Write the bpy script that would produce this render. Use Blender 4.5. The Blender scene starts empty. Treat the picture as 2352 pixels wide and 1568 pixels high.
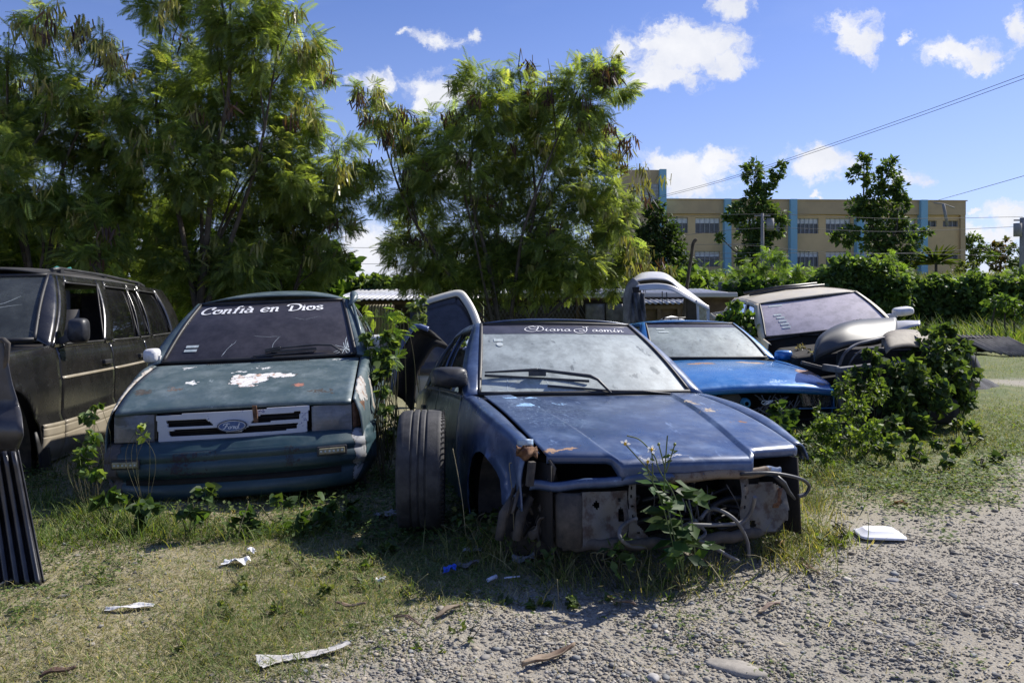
import bpy, math, random
import numpy as np
from mathutils import Vector, Matrix, Euler
random.seed(7); RNG=np.random.default_rng(11)
C=bpy.context.scene.collection; S=bpy.context.scene
# ---------------------------------------------------------------- camera
FP,CX,HZ,CH=1829.0,1176.0,680.0,1.22      # focal length, centre and horizon of the photo (2352 wide), eye height
cam=bpy.data.cameras.new('camera'); cam.sensor_width=36.0; cam.lens=36.0*FP/2352.0
cam.shift_y=-(784-HZ)/2352.0; cam.clip_start=.05; cam.clip_end=3000
co=bpy.data.objects.new('camera',cam); C.objects.link(co); co.location=(0,0,CH); co.rotation_euler=(math.pi/2,0,0); S.camera=co
S.view_settings.view_transform='Standard'; S.view_settings.look='None'; S.view_settings.gamma=1
S.view_settings.exposure=0.5
S.cycles.max_bounces=6; S.cycles.transparent_max_bounces=10; S.cycles.diffuse_bounces=3; S.cycles.glossy_bounces=3
S.cycles.transmission_bounces=4; S.cycles.caustics_reflective=False; S.cycles.caustics_refractive=False; S.cycles.use_denoising=True
# ---------------------------------------------------------------- sun and sky
SUN=Vector((.85,.60,1.0)).normalized()
el=math.asin(SUN.z); az=math.atan2(SUN.x,SUN.y)
sl=bpy.data.lights.new('sun','SUN'); sl.energy=4.8; sl.angle=math.radians(.5); sl.color=(1,.95,.87)
so=bpy.data.objects.new('sun',sl); C.objects.link(so); so.rotation_euler=(-SUN).to_track_quat('-Z','Y').to_euler(); so.location=(0,0,30)
w=bpy.data.worlds.new('World'); S.world=w; w.use_nodes=True; nt=w.node_tree; N=nt.nodes; L=nt.links
bg=N['Background']; sky=N.new('ShaderNodeTexSky'); sky.sky_type='NISHITA'; sky.sun_disc=False
sky.sun_elevation=el; sky.sun_rotation=az; sky.altitude=50; sky.air_density=1.0; sky.dust_density=.35; sky.ozone_density=3.2
def vm(op,a,b=None,out=0):
    n=N.new('ShaderNodeVectorMath'); n.operation=op
    for i,v in enumerate((a,b)):
        if v is None: continue
        if hasattr(v,'links') or hasattr(v,'is_linked'): L.new(v,n.inputs[i])
        else: n.inputs[i].default_value=v
    return n.outputs[out]
def ms(op,a,b=0.0,c=None):
    n=N.new('ShaderNodeMath'); n.operation=op
    for i,v in enumerate((a,b,c)):
        if v is None: continue
        if hasattr(v,'is_linked'): L.new(v,n.inputs[i])
        else: n.inputs[i].default_value=v
    return n.outputs[0]
tc=N.new('ShaderNodeTexCoord'); sx=N.new('ShaderNodeSeparateXYZ'); L.new(tc.outputs['Generated'],sx.inputs[0])
ay=ms('MAXIMUM',ms('ABSOLUTE',sx.outputs[1]),.06)
cb=N.new('ShaderNodeCombineXYZ'); L.new(ms('DIVIDE',sx.outputs[0],ay),cb.inputs[0]); L.new(ms('DIVIDE',sx.outputs[2],ay),cb.inputs[1])
P0=cb.outputs[0]
n1=N.new('ShaderNodeTexNoise'); n1.inputs['Scale'].default_value=9; n1.inputs['Detail'].default_value=7; n1.inputs['Roughness'].default_value=.64; L.new(P0,n1.inputs['Vector'])
n1b=N.new('ShaderNodeTexNoise'); n1b.inputs['Scale'].default_value=38; n1b.inputs['Detail'].default_value=6; n1b.inputs['Roughness'].default_value=.7; L.new(P0,n1b.inputs['Vector'])
wob=vm('ADD',vm('MULTIPLY',vm('SUBTRACT',n1.outputs['Color'],(.5,.5,.5)),(.11,.07,0)),vm('MULTIPLY',vm('SUBTRACT',n1b.outputs['Color'],(.5,.5,.5)),(.035,.025,0)))
P1=vm('ADD',P0,wob)
acc=None
for (x,y,rx,ry,st) in [(1575,118,150,72,1),(1520,165,80,30,1),(1650,150,75,40,1),(1432,95,48,38,.75),(1660,12,66,34,.85),(1000,85,60,26,.7),(935,74,26,12,.5),(1085,68,22,12,.5),
  (860,188,64,34,.85),(1020,212,90,50,.9),(1965,92,58,62,.9),(2095,86,26,14,.6),(2210,128,95,36,.85),(2255,150,50,20,.8),(2335,60,34,50,.9),(1575,398,120,62,1.05),(1650,380,60,40,.9),
  (1890,378,95,46,1),(2075,410,38,28,.5),(2325,488,55,34,.95),(2290,540,90,30,.8),(845,545,90,40,1),(835,600,95,45,1),(1030,395,66,60,1),(2244,485,12,8,.7),(1892,452,18,8,.8),(1700,620,300,26,.5),
  (200,560,180,40,.7),(60,300,110,50,.5),(560,330,120,40,.4),(-400,300,260,90,.9),(-900,80,220,80,.9),(2900,330,260,90,.9),(3300,60,240,80,.9)]:
    c=((x-CX)/FP,(HZ-y)/FP,0)
    d=vm('LENGTH',vm('MULTIPLY',vm('SUBTRACT',P1,c),(FP/rx/1.25,FP/ry/1.25,0)),out=1)
    v=ms('MULTIPLY',ms('SUBTRACT',1.0,d),st)
    acc=v if acc is None else ms('MAXIMUM',acc,v)
n2=N.new('ShaderNodeTexNoise'); n2.inputs['Scale'].default_value=30; n2.inputs['Detail'].default_value=9; n2.inputs['Roughness'].default_value=.62; L.new(P1,n2.inputs['Vector'])
dens=ms('ADD',acc,ms('MULTIPLY',ms('SUBTRACT',n2.outputs[0],.5),1.7))
mr=N.new('ShaderNodeMapRange'); mr.interpolation_type='SMOOTHSTEP'; mr.inputs[1].default_value=.06; mr.inputs[2].default_value=.62; L.new(dens,mr.inputs[0])
thin=N.new('ShaderNodeTexNoise'); thin.inputs['Scale'].default_value=3; thin.inputs['Detail'].default_value=6; L.new(vm('MULTIPLY',P0,(1,2.2,1)),thin.inputs['Vector'])
veil=N.new('ShaderNodeMapRange'); veil.inputs[1].default_value=.5; veil.inputs[2].default_value=.85; veil.inputs[4].default_value=.22; L.new(thin.outputs[0],veil.inputs[0])
hzn=N.new('ShaderNodeMapRange'); hzn.inputs[1].default_value=.34; hzn.inputs[2].default_value=.0; hzn.inputs[3].default_value=0; hzn.inputs[4].default_value=.30; L.new(sx.outputs[2],hzn.inputs[0])
veil2=ms('MAXIMUM',veil.outputs[0],hzn.outputs[0])
skc=N.new('ShaderNodeMix'); skc.data_type='RGBA'; skc.blend_type='MULTIPLY'; skc.inputs[0].default_value=1; L.new(sky.outputs[0],skc.inputs[6]); skc.inputs[7].default_value=(.78,.80,1.12,1)
mv=N.new('ShaderNodeMix'); mv.data_type='RGBA'; L.new(veil2,mv.inputs[0]); L.new(skc.outputs[2],mv.inputs[6]); mv.inputs[7].default_value=(5.2,5.9,8.2,1)
cc=N.new('ShaderNodeMix'); cc.data_type='RGBA'
sh=N.new('ShaderNodeMapRange'); sh.inputs[1].default_value=.3; sh.inputs[2].default_value=.75; L.new(n1.outputs[0],sh.inputs[0]); L.new(sh.outputs[0],cc.inputs[0])
cc.inputs[6].default_value=(6.0,6.3,7.2,1); cc.inputs[7].default_value=(8.2,8.2,8.4,1)
mc=N.new('ShaderNodeMix'); mc.data_type='RGBA'; L.new(mr.outputs[0],mc.inputs[0]); L.new(mv.outputs[2],mc.inputs[6]); L.new(cc.outputs[2],mc.inputs[7])
L.new(mc.outputs[2],bg.inputs[0]); bg.inputs[1].default_value=.088
# ---------------------------------------------------------------- helpers
def W(px,py,Y): return Vector(((px-CX)/FP*Y,Y,CH-(py-HZ)/FP*Y))
def G(px,py,z=0.0):
    Y=(CH-z)*FP/(py-HZ); return Vector(((px-CX)/FP*Y,Y,z))
def tag(o,label=None,cat=None,group=None,kind=None):
    for k,v in (('label',label),('category',cat),('group',group),('kind',kind)):
        if v: o[k]=v
    return o
def empty(name,loc=(0,0,0),rot=(0,0,0),label=None,cat=None,group=None):
    o=bpy.data.objects.new(name,None); o.empty_display_size=.2; C.objects.link(o); o.location=loc; o.rotation_euler=rot
    return tag(o,label,cat,group)
def lin(r,g,b): return tuple(((c/255)/12.92 if c/255<=.04045 else ((c/255+.055)/1.055)**2.4) for c in (r,g,b))
def ss(a,b,x):
    t=np.clip((x-a)/(b-a),0,1); return t*t*(3-2*t)
def spl(k):
    xs=np.array([a for a,_ in k],float); ys=np.array([b for _,b in k],float)
    h=np.diff(xs); d=np.diff(ys)/h; m=np.zeros(len(xs)); m[0]=d[0]; m[-1]=d[-1]
    for i in range(1,len(xs)-1): m[i]=0 if d[i-1]*d[i]<=0 else 2*d[i-1]*d[i]/(d[i-1]+d[i])
    def f(x):
        x=min(max(x,xs[0]),xs[-1]); i=min(int(np.searchsorted(xs,x,side='right'))-1,len(xs)-2); i=max(i,0)
        t=(x-xs[i])/h[i]; return float((2*t**3-3*t*t+1)*ys[i]+(t**3-2*t*t+t)*h[i]*m[i]+(-2*t**3+3*t*t)*ys[i+1]+(t**3-t*t)*h[i]*m[i+1])
    return f
def lerp(a,b,t): return a+(b-a)*t
def catm(pts,n):
    P=[Vector(p) for p in pts]; P=[P[0]*2-P[1]]+P+[P[-1]*2-P[-2]]; out=[]
    for i in range(1,len(P)-2):
        for k in range(n):
            t=k/n; a,b,c,d=P[i-1:i+3]
            out.append(.5*((2*b)+(c-a)*t+(2*a-5*b+4*c-d)*t*t+(3*b-a-3*c+d)*t**3))
    out.append(P[-2]); return out
class MB:
    def __init__(s): s.v=[]; s.f=[]; s.sm=[]; s.mi=[]; s.m=0
    def face(s,f,sm=False): s.f.append(tuple(f)); s.sm.append(sm); s.mi.append(s.m)
    def grid(s,fn,nu,nv,keep=None,sm=True,closed=False):
        b=len(s.v)
        for j in range(nv+1):
            for i in range(nu+1): s.v.append(tuple(fn(i/nu,j/nv)))
        for j in range(nv):
            for i in range(nu):
                q=[b+j*(nu+1)+i,b+j*(nu+1)+i+1,b+(j+1)*(nu+1)+i+1,b+(j+1)*(nu+1)+i]
                if keep and not keep(*[sum(s.v[k][c] for k in q)/4 for c in range(3)]): continue
                s.face(q,sm)
        return s
    def box(s,c,d,M=None):
        b=len(s.v); M=M or Matrix.Identity(3)
        for z in (-1,1):
            for y in (-1,1):
                for x in (-1,1): s.v.append(tuple(Vector(c)+M@Vector((x*d[0]/2,y*d[1]/2,z*d[2]/2))))
        for f in ((0,1,3,2),(4,6,7,5),(0,4,5,1),(2,3,7,6),(0,2,6,4),(1,5,7,3)): s.face([b+k for k in f])
        return s
    def bar(s,a,b_,wd,ht,up=(0,0,1)):
        a=Vector(a); b_=Vector(b_); y=(b_-a); ln=y.length
        if ln<1e-6: return s
        y/=ln; x=y.cross(Vector(up)); x=x.normalized() if x.length>1e-4 else Vector((1,0,0)); z=x.cross(y)
        return s.box((a+b_)/2,(wd,ln,ht),Matrix((x,y,z)).transposed())
    def tube(s,pts,r,seg=8,cap=True,smooth=True):
        P=[Vector(p) for p in pts]; n=len(P); b=len(s.v)
        if not hasattr(r,'__len__'): r=[r]*n
        px=None
        for i in range(n):
            t=(P[min(i+1,n-1)]-P[max(i-1,0)]).normalized()
            if px is None: px=t.orthogonal().normalized()
            px=(px-t*px.dot(t)); px=px.normalized() if px.length>1e-5 else t.orthogonal().normalized(); py=t.cross(px)
            for k in range(seg):
                a=2*math.pi*k/seg; s.v.append(tuple(P[i]+(px*math.cos(a)+py*math.sin(a))*r[i]))
        for i in range(n-1):
            for k in range(seg): s.face((b+i*seg+k,b+i*seg+(k+1)%seg,b+(i+1)*seg+(k+1)%seg,b+(i+1)*seg+k),smooth)
        if cap: s.face([b+k for k in range(seg)][::-1]); s.face([b+(n-1)*seg+k for k in range(seg)])
        return s
    def lathe(s,prof,c=(0,0,0),ax=(1,0,0),seg=32,sm=True):   # prof: (along axis, radius)
        ax=Vector(ax).normalized(); u=ax.orthogonal().normalized(); w_=ax.cross(u); b=len(s.v); c=Vector(c); n=len(prof)
        for (h,r) in prof:
            for k in range(seg):
                a=2*math.pi*k/seg; s.v.append(tuple(c+ax*h+(u*math.cos(a)+w_*math.sin(a))*r))
        for i in range(n-1):
            for k in range(seg): s.face((b+i*seg+k,b+i*seg+(k+1)%seg,b+(i+1)*seg+(k+1)%seg,b+(i+1)*seg+k),sm)
        return s
    def prism(s,poly,fn,d):                                   # poly 2D -> fn(x,y,depth)
        b=len(s.v); n=len(poly)
        for k in (0,d):
            for p in poly: s.v.append(tuple(fn(p[0],p[1],k)))
        s.face([b+i for i in range(n)]); s.face([b+n+i for i in range(n)][::-1])
        for i in range(n): s.face((b+i,b+n+i,b+n+(i+1)%n,b+(i+1)%n))
        return s
    def build(s,name,mats,parent=None,thick=0,bevel=0,off=0):
        me=bpy.data.meshes.new(name); me.from_pydata(s.v,[],s.f)
        me.polygons.foreach_set('use_smooth',s.sm); me.polygons.foreach_set('material_index',s.mi)
        for m in (mats if isinstance(mats,(list,tuple)) else [mats]): me.materials.append(m)
        me.update(); o=bpy.data.objects.new(name,me); C.objects.link(o)
        if parent: o.parent=parent
        if thick: m=o.modifiers.new('thick','SOLIDIFY'); m.thickness=thick; m.offset=off
        if bevel: m=o.modifiers.new('bevel','BEVEL'); m.width=bevel; m.segments=2; m.limit_method='ANGLE'
        return o
# ---------------------------------------------------------------- materials
MC={}
class NT:
    def __init__(s,name):
        s.m=bpy.data.materials.new(name); s.m.use_nodes=True; s.t=s.m.node_tree; s.b=s.t.nodes['Principled BSDF']; s.out=s.t.nodes['Material Output']
        s.tc=s.t.nodes.new('ShaderNodeTexCoord')
    def n(s,k,**kw):
        n=s.t.nodes.new(k)
        for a,v in kw.items(): setattr(n,a,v)
        return n
    def l(s,a,b): s.t.links.new(a,b)
    def set(s,n,i,v):
        if hasattr(v,'is_linked'): s.l(v,n.inputs[i])
        else: n.inputs[i].default_value=v
    def math(s,op,a,b=0.,c=None):
        n=s.n('ShaderNodeMath',operation=op)
        for i,v in enumerate((a,b,c)):
            if v is not None: s.set(n,i,v)
        return n.outputs[0]
    def vec(s,op,a,b=None,out=0):
        n=s.n('ShaderNodeVectorMath',operation=op); s.set(n,0,a)
        if b is not None: s.set(n,1,b)
        return n.outputs[out]
    def noise(s,sc,det=5,ro=.6,vec=None,col=False,scale3=None,dist=0):
        n=s.n('ShaderNodeTexNoise'); n.inputs['Scale'].default_value=sc; n.inputs['Detail'].default_value=det; n.inputs['Roughness'].default_value=ro; n.inputs['Distortion'].default_value=dist
        v=vec or s.tc.outputs['Object']
        if scale3: v=s.vec('MULTIPLY',v,scale3)
        s.l(v,n.inputs['Vector']); return n.outputs[1 if col else 0]
    def ramp(s,f,a,b,lo=0.,hi=1.,smooth=True):
        n=s.n('ShaderNodeMapRange'); n.interpolation_type='SMOOTHSTEP' if smooth else 'LINEAR'
        s.set(n,0,f)
        for i,v in ((1,a),(2,b),(3,lo),(4,hi)): n.inputs[i].default_value=v
        return n.outputs[0]
    def mix(s,f,a,b,bt='MIX'):
        n=s.n('ShaderNodeMix',data_type='RGBA',blend_type=bt)
        s.set(n,0,f)
        for i,v in ((6,a),(7,b)):
            if hasattr(v,'is_linked'): s.l(v,n.inputs[i])
            else: n.inputs[i].default_value=(*v[:3],1)
        return n.outputs[2]
    def bump(s,h,st=.3,dist=.01):
        n=s.n('ShaderNodeBump'); n.inputs['Strength'].default_value=st; n.inputs['Distance'].default_value=dist; s.l(h,n.inputs['Height']); s.l(n.outputs[0],s.b.inputs['Normal'])
    def col(s,v):
        if hasattr(v,'is_linked'): s.l(v,s.b.inputs['Base Color'])
        else: s.b.inputs['Base Color'].default_value=(*v[:3],1)
def plain(name,c,c2=None,rough=.6,metal=0.,sc=6,bump=0,bsc=60,lo=.35,hi=.65,coat=0):
    if name in MC: return MC[name]
    t=NT(name); t.b.inputs['Roughness'].default_value=rough; t.b.inputs['Metallic'].default_value=metal; t.b.inputs['Coat Weight'].default_value=coat
    if c2: t.col(t.mix(t.ramp(t.noise(sc,7,.65),lo,hi),c,c2))
    else: t.col(c)
    if bump: t.bump(t.noise(bsc,6,.6),bump,.004)
    MC[name]=t.m; return t.m
def paint(name,c,c2,rough=.35,metal=0.,patches=(),dust=.25,dust_sheen_c=(.30,.30,.28),coat=.3,crackle=None,scr=.3,wb=1.):
    """weathered car paint: tone variation, dust film with any painted sheen, scratches, flaked patches (centre, radii, colour, inner colour)"""
    t=NT(name); O=t.tc.outputs['Object']
    col=t.mix(t.ramp(t.noise(2.2,6,.65),.35,.7),c,c2)
    d=t.ramp(t.noise(5,9,.72),.42,.85,0,dust); col=t.mix(d,col,dust_sheen_c)
    st=t.noise(14,6,.7,scale3=(1,.25,1)); col=t.mix(t.ramp(st,.62,.72,0,dust*.8),col,[x*1.3 for x in dust_sheen_c])
    sp_=t.noise(95,3,.7); col=t.mix(t.ramp(sp_,.70,.74,0,scr),col,(.45,.47,.48))
    chips=t.noise(9,8,.75); cm=t.ramp(chips,.72,.735,0,1); col=t.mix(cm,col,(.16,.09,.055))
    rg=t.ramp(t.noise(7,6,.7),.3,.7,rough*.75,min(1,rough*1.5))
    wob=t.vec('MULTIPLY',t.vec('SUBTRACT',t.noise(7,8,.7,col=True),(.5,.5,.5)),(.34*wb,.34*wb,0))
    wob2=t.vec('MULTIPLY',t.vec('SUBTRACT',t.noise(38,6,.7,col=True),(.5,.5,.5)),(.05,.05,0))
    Pw=t.vec('ADD',t.vec('ADD',O,wob),wob2); msum=cm
    for (cx,cy,rx,ry,pc,pi) in patches:
        dd=t.vec('LENGTH',t.vec('MULTIPLY',t.vec('SUBTRACT',Pw,(cx,cy,0)),(1/rx,1/ry,0)),out=1)
        m1=t.ramp(dd,1.08,1.02); m2=t.ramp(dd,.98,.94)
        inner=t.mix(t.ramp(t.noise(22,7,.75),.50,.64),pc,pi)
        col=t.mix(m1,col,(.03,.025,.02)); col=t.mix(m2,col,inner); msum=t.math('MAXIMUM',msum,m2)
    if crackle:
        cx,cy,rx,ry,cc_=crackle
        v=t.n('ShaderNodeTexVoronoi',feature='DISTANCE_TO_EDGE'); v.inputs['Scale'].default_value=26; t.l(t.vec('ADD',O,wob2),v.inputs['Vector'])
        v2=t.ramp(v.outputs[0],.035,.012)
        dd=t.vec('LENGTH',t.vec('MULTIPLY',t.vec('SUBTRACT',Pw,(cx,cy,0)),(1/rx,1/ry,0)),out=1)
        col=t.mix(t.math('MULTIPLY',v2,t.ramp(dd,1.15,.8,0,.75)),col,cc_)
    t.col(col); t.b.inputs['Metallic'].default_value=metal
    rr=t.math('MAXIMUM',rg,t.math('MULTIPLY',msum,.75)); t.l(rr,t.b.inputs['Roughness'])
    t.l(t.math('MULTIPLY',t.math('SUBTRACT',1.,msum),coat),t.b.inputs['Coat Weight']); t.b.inputs['Coat Roughness'].default_value=.18
    t.bump(t.math('SUBTRACT',t.math('MULTIPLY',t.noise(3,3,.5),.6),t.math('MULTIPLY',msum,.06)),.16,.02)
    return t.m
def glass(name,tint,dust_sheen_c,dmin,dmax,rough=.08,streak=(1,1,1),spots=0.):
    """old car glass: tinted see-through pane under an uneven film of dust and any painted reflection"""
    t=NT(name); t.col(dust_sheen_c); t.b.inputs['Roughness'].default_value=.55
    g=t.n('ShaderNodeBsdfGlossy'); g.inputs['Roughness'].default_value=rough; g.inputs['Color'].default_value=(1,1,1,1)
    tr=t.n('ShaderNodeBsdfTransparent'); tr.inputs['Color'].default_value=(*tint,1)
    lw=t.n('ShaderNodeFresnel'); lw.inputs[0].default_value=1.5
    clean=t.n('ShaderNodeMixShader'); t.l(lw.outputs[0],clean.inputs[0]); t.l(tr.outputs[0],clean.inputs[1]); t.l(g.outputs[0],clean.inputs[2])
    a=t.noise(3.0,6,.7,scale3=streak); b=t.noise(26,7,.75); f=t.math('ADD',t.math('MULTIPLY',a,.75),t.math('MULTIPLY',b,.25))
    dn=t.ramp(f,.33,.68,dmin,dmax)
    if spots:
        v=t.noise(13,3,.5,scale3=(1,.5,.5)); dn=t.math('SUBTRACT',dn,t.ramp(v,.63,.70,0,spots))
    c2=t.mix(t.ramp(t.noise(8,7,.7),.4,.65),dust_sheen_c,[x*.72 for x in dust_sheen_c]); t.col(c2)
    t.b.inputs['Coat Weight'].default_value=.8; t.b.inputs['Coat Roughness'].default_value=rough
    # dust also scatters the light that falls on the far side
    tl=t.n('ShaderNodeBsdfTranslucent'); t.l(c2,tl.inputs[0]); ad=t.n('ShaderNodeMixShader'); ad.inputs[0].default_value=.3; t.l(t.b.outputs[0],ad.inputs[1]); t.l(tl.outputs[0],ad.inputs[2])
    mx=t.n('ShaderNodeMixShader'); t.l(dn,mx.inputs[0]); t.l(clean.outputs[0],mx.inputs[1]); t.l(ad.outputs[0],mx.inputs[2]); t.l(mx.outputs[0],t.out.inputs[0])
    return t.m
def leafmat(name,trans=.45,gloss=.25,rough=.4,var=.25):
    """leaf: per-leaf colour from the 'Col' attribute, light shining through from behind"""
    t=NT(name); a=t.n('ShaderNodeAttribute'); a.attribute_name='Col'
    c=t.mix(t.ramp(t.noise(30,3,.5),.3,.7,0,var),a.outputs['Color'],(.02,.03,.01)); t.col(c)
    t.b.inputs['Roughness'].default_value=rough; t.b.inputs['Specular IOR Level'].default_value=gloss
    tl=t.n('ShaderNodeBsdfTranslucent'); t.l(t.mix(1.,c,(2.2,2.1,.7),'MULTIPLY'),tl.inputs[0])
    mx=t.n('ShaderNodeMixShader'); mx.inputs[0].default_value=trans; t.l(t.b.outputs[0],mx.inputs[1]); t.l(tl.outputs[0],mx.inputs[2]); t.l(mx.outputs[0],t.out.inputs[0])
    return t.m
def attrmat(name,rough=.8,var=.3,vsc=40):
    t=NT(name); a=t.n('ShaderNodeAttribute'); a.attribute_name='Col'
    t.col(t.mix(t.ramp(t.noise(vsc,4,.6),.3,.7,0,var),a.outputs['Color'],(.05,.045,.04))); t.b.inputs['Roughness'].default_value=rough
    return t.m
# ---------------------------------------------------------------- scattered leaves, blades, stones: one template, many placements
def scatter(name,tv,tf,pos,d,up,size,col,mat,parent=None,smooth=False):
    tv=np.array(tv,float); pos=np.asarray(pos,float); n=len(pos); K=len(tv)
    d=np.asarray(d,float); d=d/np.maximum(np.linalg.norm(d,axis=1,keepdims=True),1e-9)
    up=np.asarray(up,float); x=np.cross(d,up); x/=np.maximum(np.linalg.norm(x,axis=1,keepdims=True),1e-9); z=np.cross(x,d)
    size=np.asarray(size,float)
    if size.ndim==1: size=np.repeat(size[:,None],3,1)
    V=pos[:,None,:]+ (tv[None,:,0:1]*size[:,None,0:1])*x[:,None,:]+(tv[None,:,1:2]*size[:,None,1:2])*d[:,None,:]+(tv[None,:,2:3]*size[:,None,2:3])*z[:,None,:]
    V=V.reshape(-1,3); fl=np.concatenate([np.array(f) for f in tf]); ft=np.array([len(f) for f in tf])
    LI=(fl[None,:]+(np.arange(n)*K)[:,None]).ravel(); LT=np.tile(ft,n); LS=np.concatenate([[0],np.cumsum(LT)[:-1]])
    me=bpy.data.meshes.new(name); me.vertices.add(len(V)); me.vertices.foreach_set('co',V.astype(np.float32).ravel())
    me.loops.add(len(LI)); me.loops.foreach_set('vertex_index',LI.astype(np.int32)); me.polygons.add(len(LT)); me.polygons.foreach_set('loop_start',LS.astype(np.int32))
    if smooth: me.polygons.foreach_set('use_smooth',np.ones(len(LT),bool))
    at=me.color_attributes.new('Col','FLOAT_COLOR','POINT'); cc_=np.ones((n,K,4),np.float32); cc_[:,:,:3]=np.asarray(col)[:,None,:]; at.data.foreach_set('color',cc_.ravel())
    me.update(calc_edges=True); me.materials.append(mat); o=bpy.data.objects.new(name,me); C.objects.link(o)
    if parent: o.parent=parent
    return o
def join_sets(sets): return [np.concatenate(z) for z in zip(*sets)]
T_LEAF=([(0,0,0),(.28,.4,.06),(0,1,0),(-.28,.4,.06),(0,.45,-.03)],[(0,1,4),(1,2,4),(4,2,3),(0,4,3)])
T_LONG=([(0,0,0),(.13,.35,.05),(.1,.7,.02),(0,1,-.12),(-.1,.7,.02),(-.13,.35,.05),(0,.5,-.02)],[(0,1,6),(1,2,6),(2,3,6),(6,3,4),(6,4,5),(0,6,5)])
T_HEART=([(0,0,0),(.22,-.2,.03),(.46,-.08,.07),(.5,.22,.06),(.3,.6,.03),(0,1,-.06),(-.3,.6,.03),(-.5,.22,.06),(-.46,-.08,.07),(-.22,-.2,.03),(0,.4,-.04)],
  [(0,1,2,10),(10,2,3,4),(10,4,5),(5,6,10),(6,7,8,10),(10,8,9,0)])
def frond_tpl(np_=9):
    v=[];f=[]
    v+=[(-.012,0,0),(.012,0,0),(.006,1,-.22),(-.006,1,-.22)]; f.append((0,1,2,3))
    for i in range(np_):
        t=.18+.80*i/(np_-1); zz=-.22*t*t
        ln=.36*(1-.35*abs(t-.5)*2)
        for sg in (-1,1):
            b=len(v); a=.5; dx=math.cos(a)*ln*sg; dy=math.sin(a)*ln; wd=.030
            v+=[(0,t-wd*.4,zz),(dx*.55,t+dy*.45-wd,zz-.01),(dx,t+dy,zz-.09),(dx*.55,t+dy*.55+wd,zz-.02)]; f.append((b,b+1,b+2,b+3))
    return v,f
T_FROND=frond_tpl()
T_POD=([(-.07,0,0),(.07,0,0),(.085,.5,.02),(.03,1,0),(-.03,1,0),(-.085,.5,.02)],[(0,1,2,5),(5,2,3,4)])
T_BLADE=([(-.5,0,0),(.5,0,0),(.42,.4,.05),(-.42,.4,.05),(.25,.75,.22),(-.25,.75,.22),(0,1,.5)],[(0,1,2,3),(3,2,4,5),(5,4,6)])
def rnd_dirs(n,zlo=-1,zhi=1):
    a=RNG.uniform(0,2*np.pi,n); z=RNG.uniform(zlo,zhi,n); r=np.sqrt(np.maximum(0,1-z*z)); return np.stack([r*np.cos(a),r*np.sin(a),z],1)
def vary(c,n,s=.25,hue=.12):
    c=np.array(c)[None,:]; k=RNG.lognormal(0,s,(n,1)); h=1+RNG.normal(0,hue,(n,3))*np.array([1,.35,.8])[None]; return np.clip(c*k*h,0.002,1)
# ---------------------------------------------------------------- shared materials
M={}
M['black']=plain('black_rubber',(.012,.012,.013),(.03,.03,.03),.55)
M['void']=plain('shade_dark_metal',(.010,.010,.010),(.022,.018,.015),.9)  # near-black stands for the shade inside slots, grooves and hollow metal parts
M['plastic']=plain('weathered_black_plastic',(.018,.019,.022),(.045,.046,.05),.45,sc=9,bump=.15)
M['inner']=plain('dusty_inner_metal',(.035,.033,.032),(.10,.085,.07),.85,sc=9,bump=.3)
M['rust']=plain('rusty_metal',(.075,.032,.018),(.20,.11,.06),.9,sc=22,bump=.5)
M['whiterust']=plain('pale_rusty_panel',(.135,.13,.12),(.06,.042,.034),.85,sc=16,lo=.45,hi=.66,bump=.4)
M['chrome']=plain('dull_chrome',(.5,.5,.5),(.25,.24,.22),.3,1.)
M['vinyl']=plain('white_vinyl',(.85,.85,.85),None,.5)
M['seat']=plain('grey_seat_cloth',(.10,.10,.10),(.17,.16,.15),.9)
M['lens']=plain('hazy_lens_plastic',(.10,.11,.12),(.20,.21,.22),.22,sc=12,coat=.8)
M['fog']=plain('yellowed_lens',(.24,.21,.12),(.40,.36,.24),.3,sc=30)
M['whiteplastic']=plain('chalky_white_plastic',(.62,.62,.63),(.45,.44,.43),.55,sc=11,lo=.5,hi=.7)
M['hose']=plain('grey_hose',(.09,.09,.10),(.15,.145,.14),.6)
M['sticker']=plain('faded_sticker',(.40,.48,.48),(.62,.66,.64),.6,sc=40)
M['crack']=plain('glass_crack',(.62,.70,.72),None,.3)
def placed(root):
    return Matrix.Translation(root.location)@root.rotation_euler.to_matrix().to_4x4()
def AT(root,px,py,yl):
    """car-space point on the plane y=yl behind a photo pixel (how the parts were measured)"""
    Mi=placed(root).inverted(); o=Mi@Vector((0,0,CH)); d=(Mi@W(px,py,5.0))-o; t=(yl-o.y)/d.y; return o+d*t
PROF=spl([(0,.93),(.12,.975),(.3,.99),(.6,1.0),(.85,.985),(1,.955)])
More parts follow.
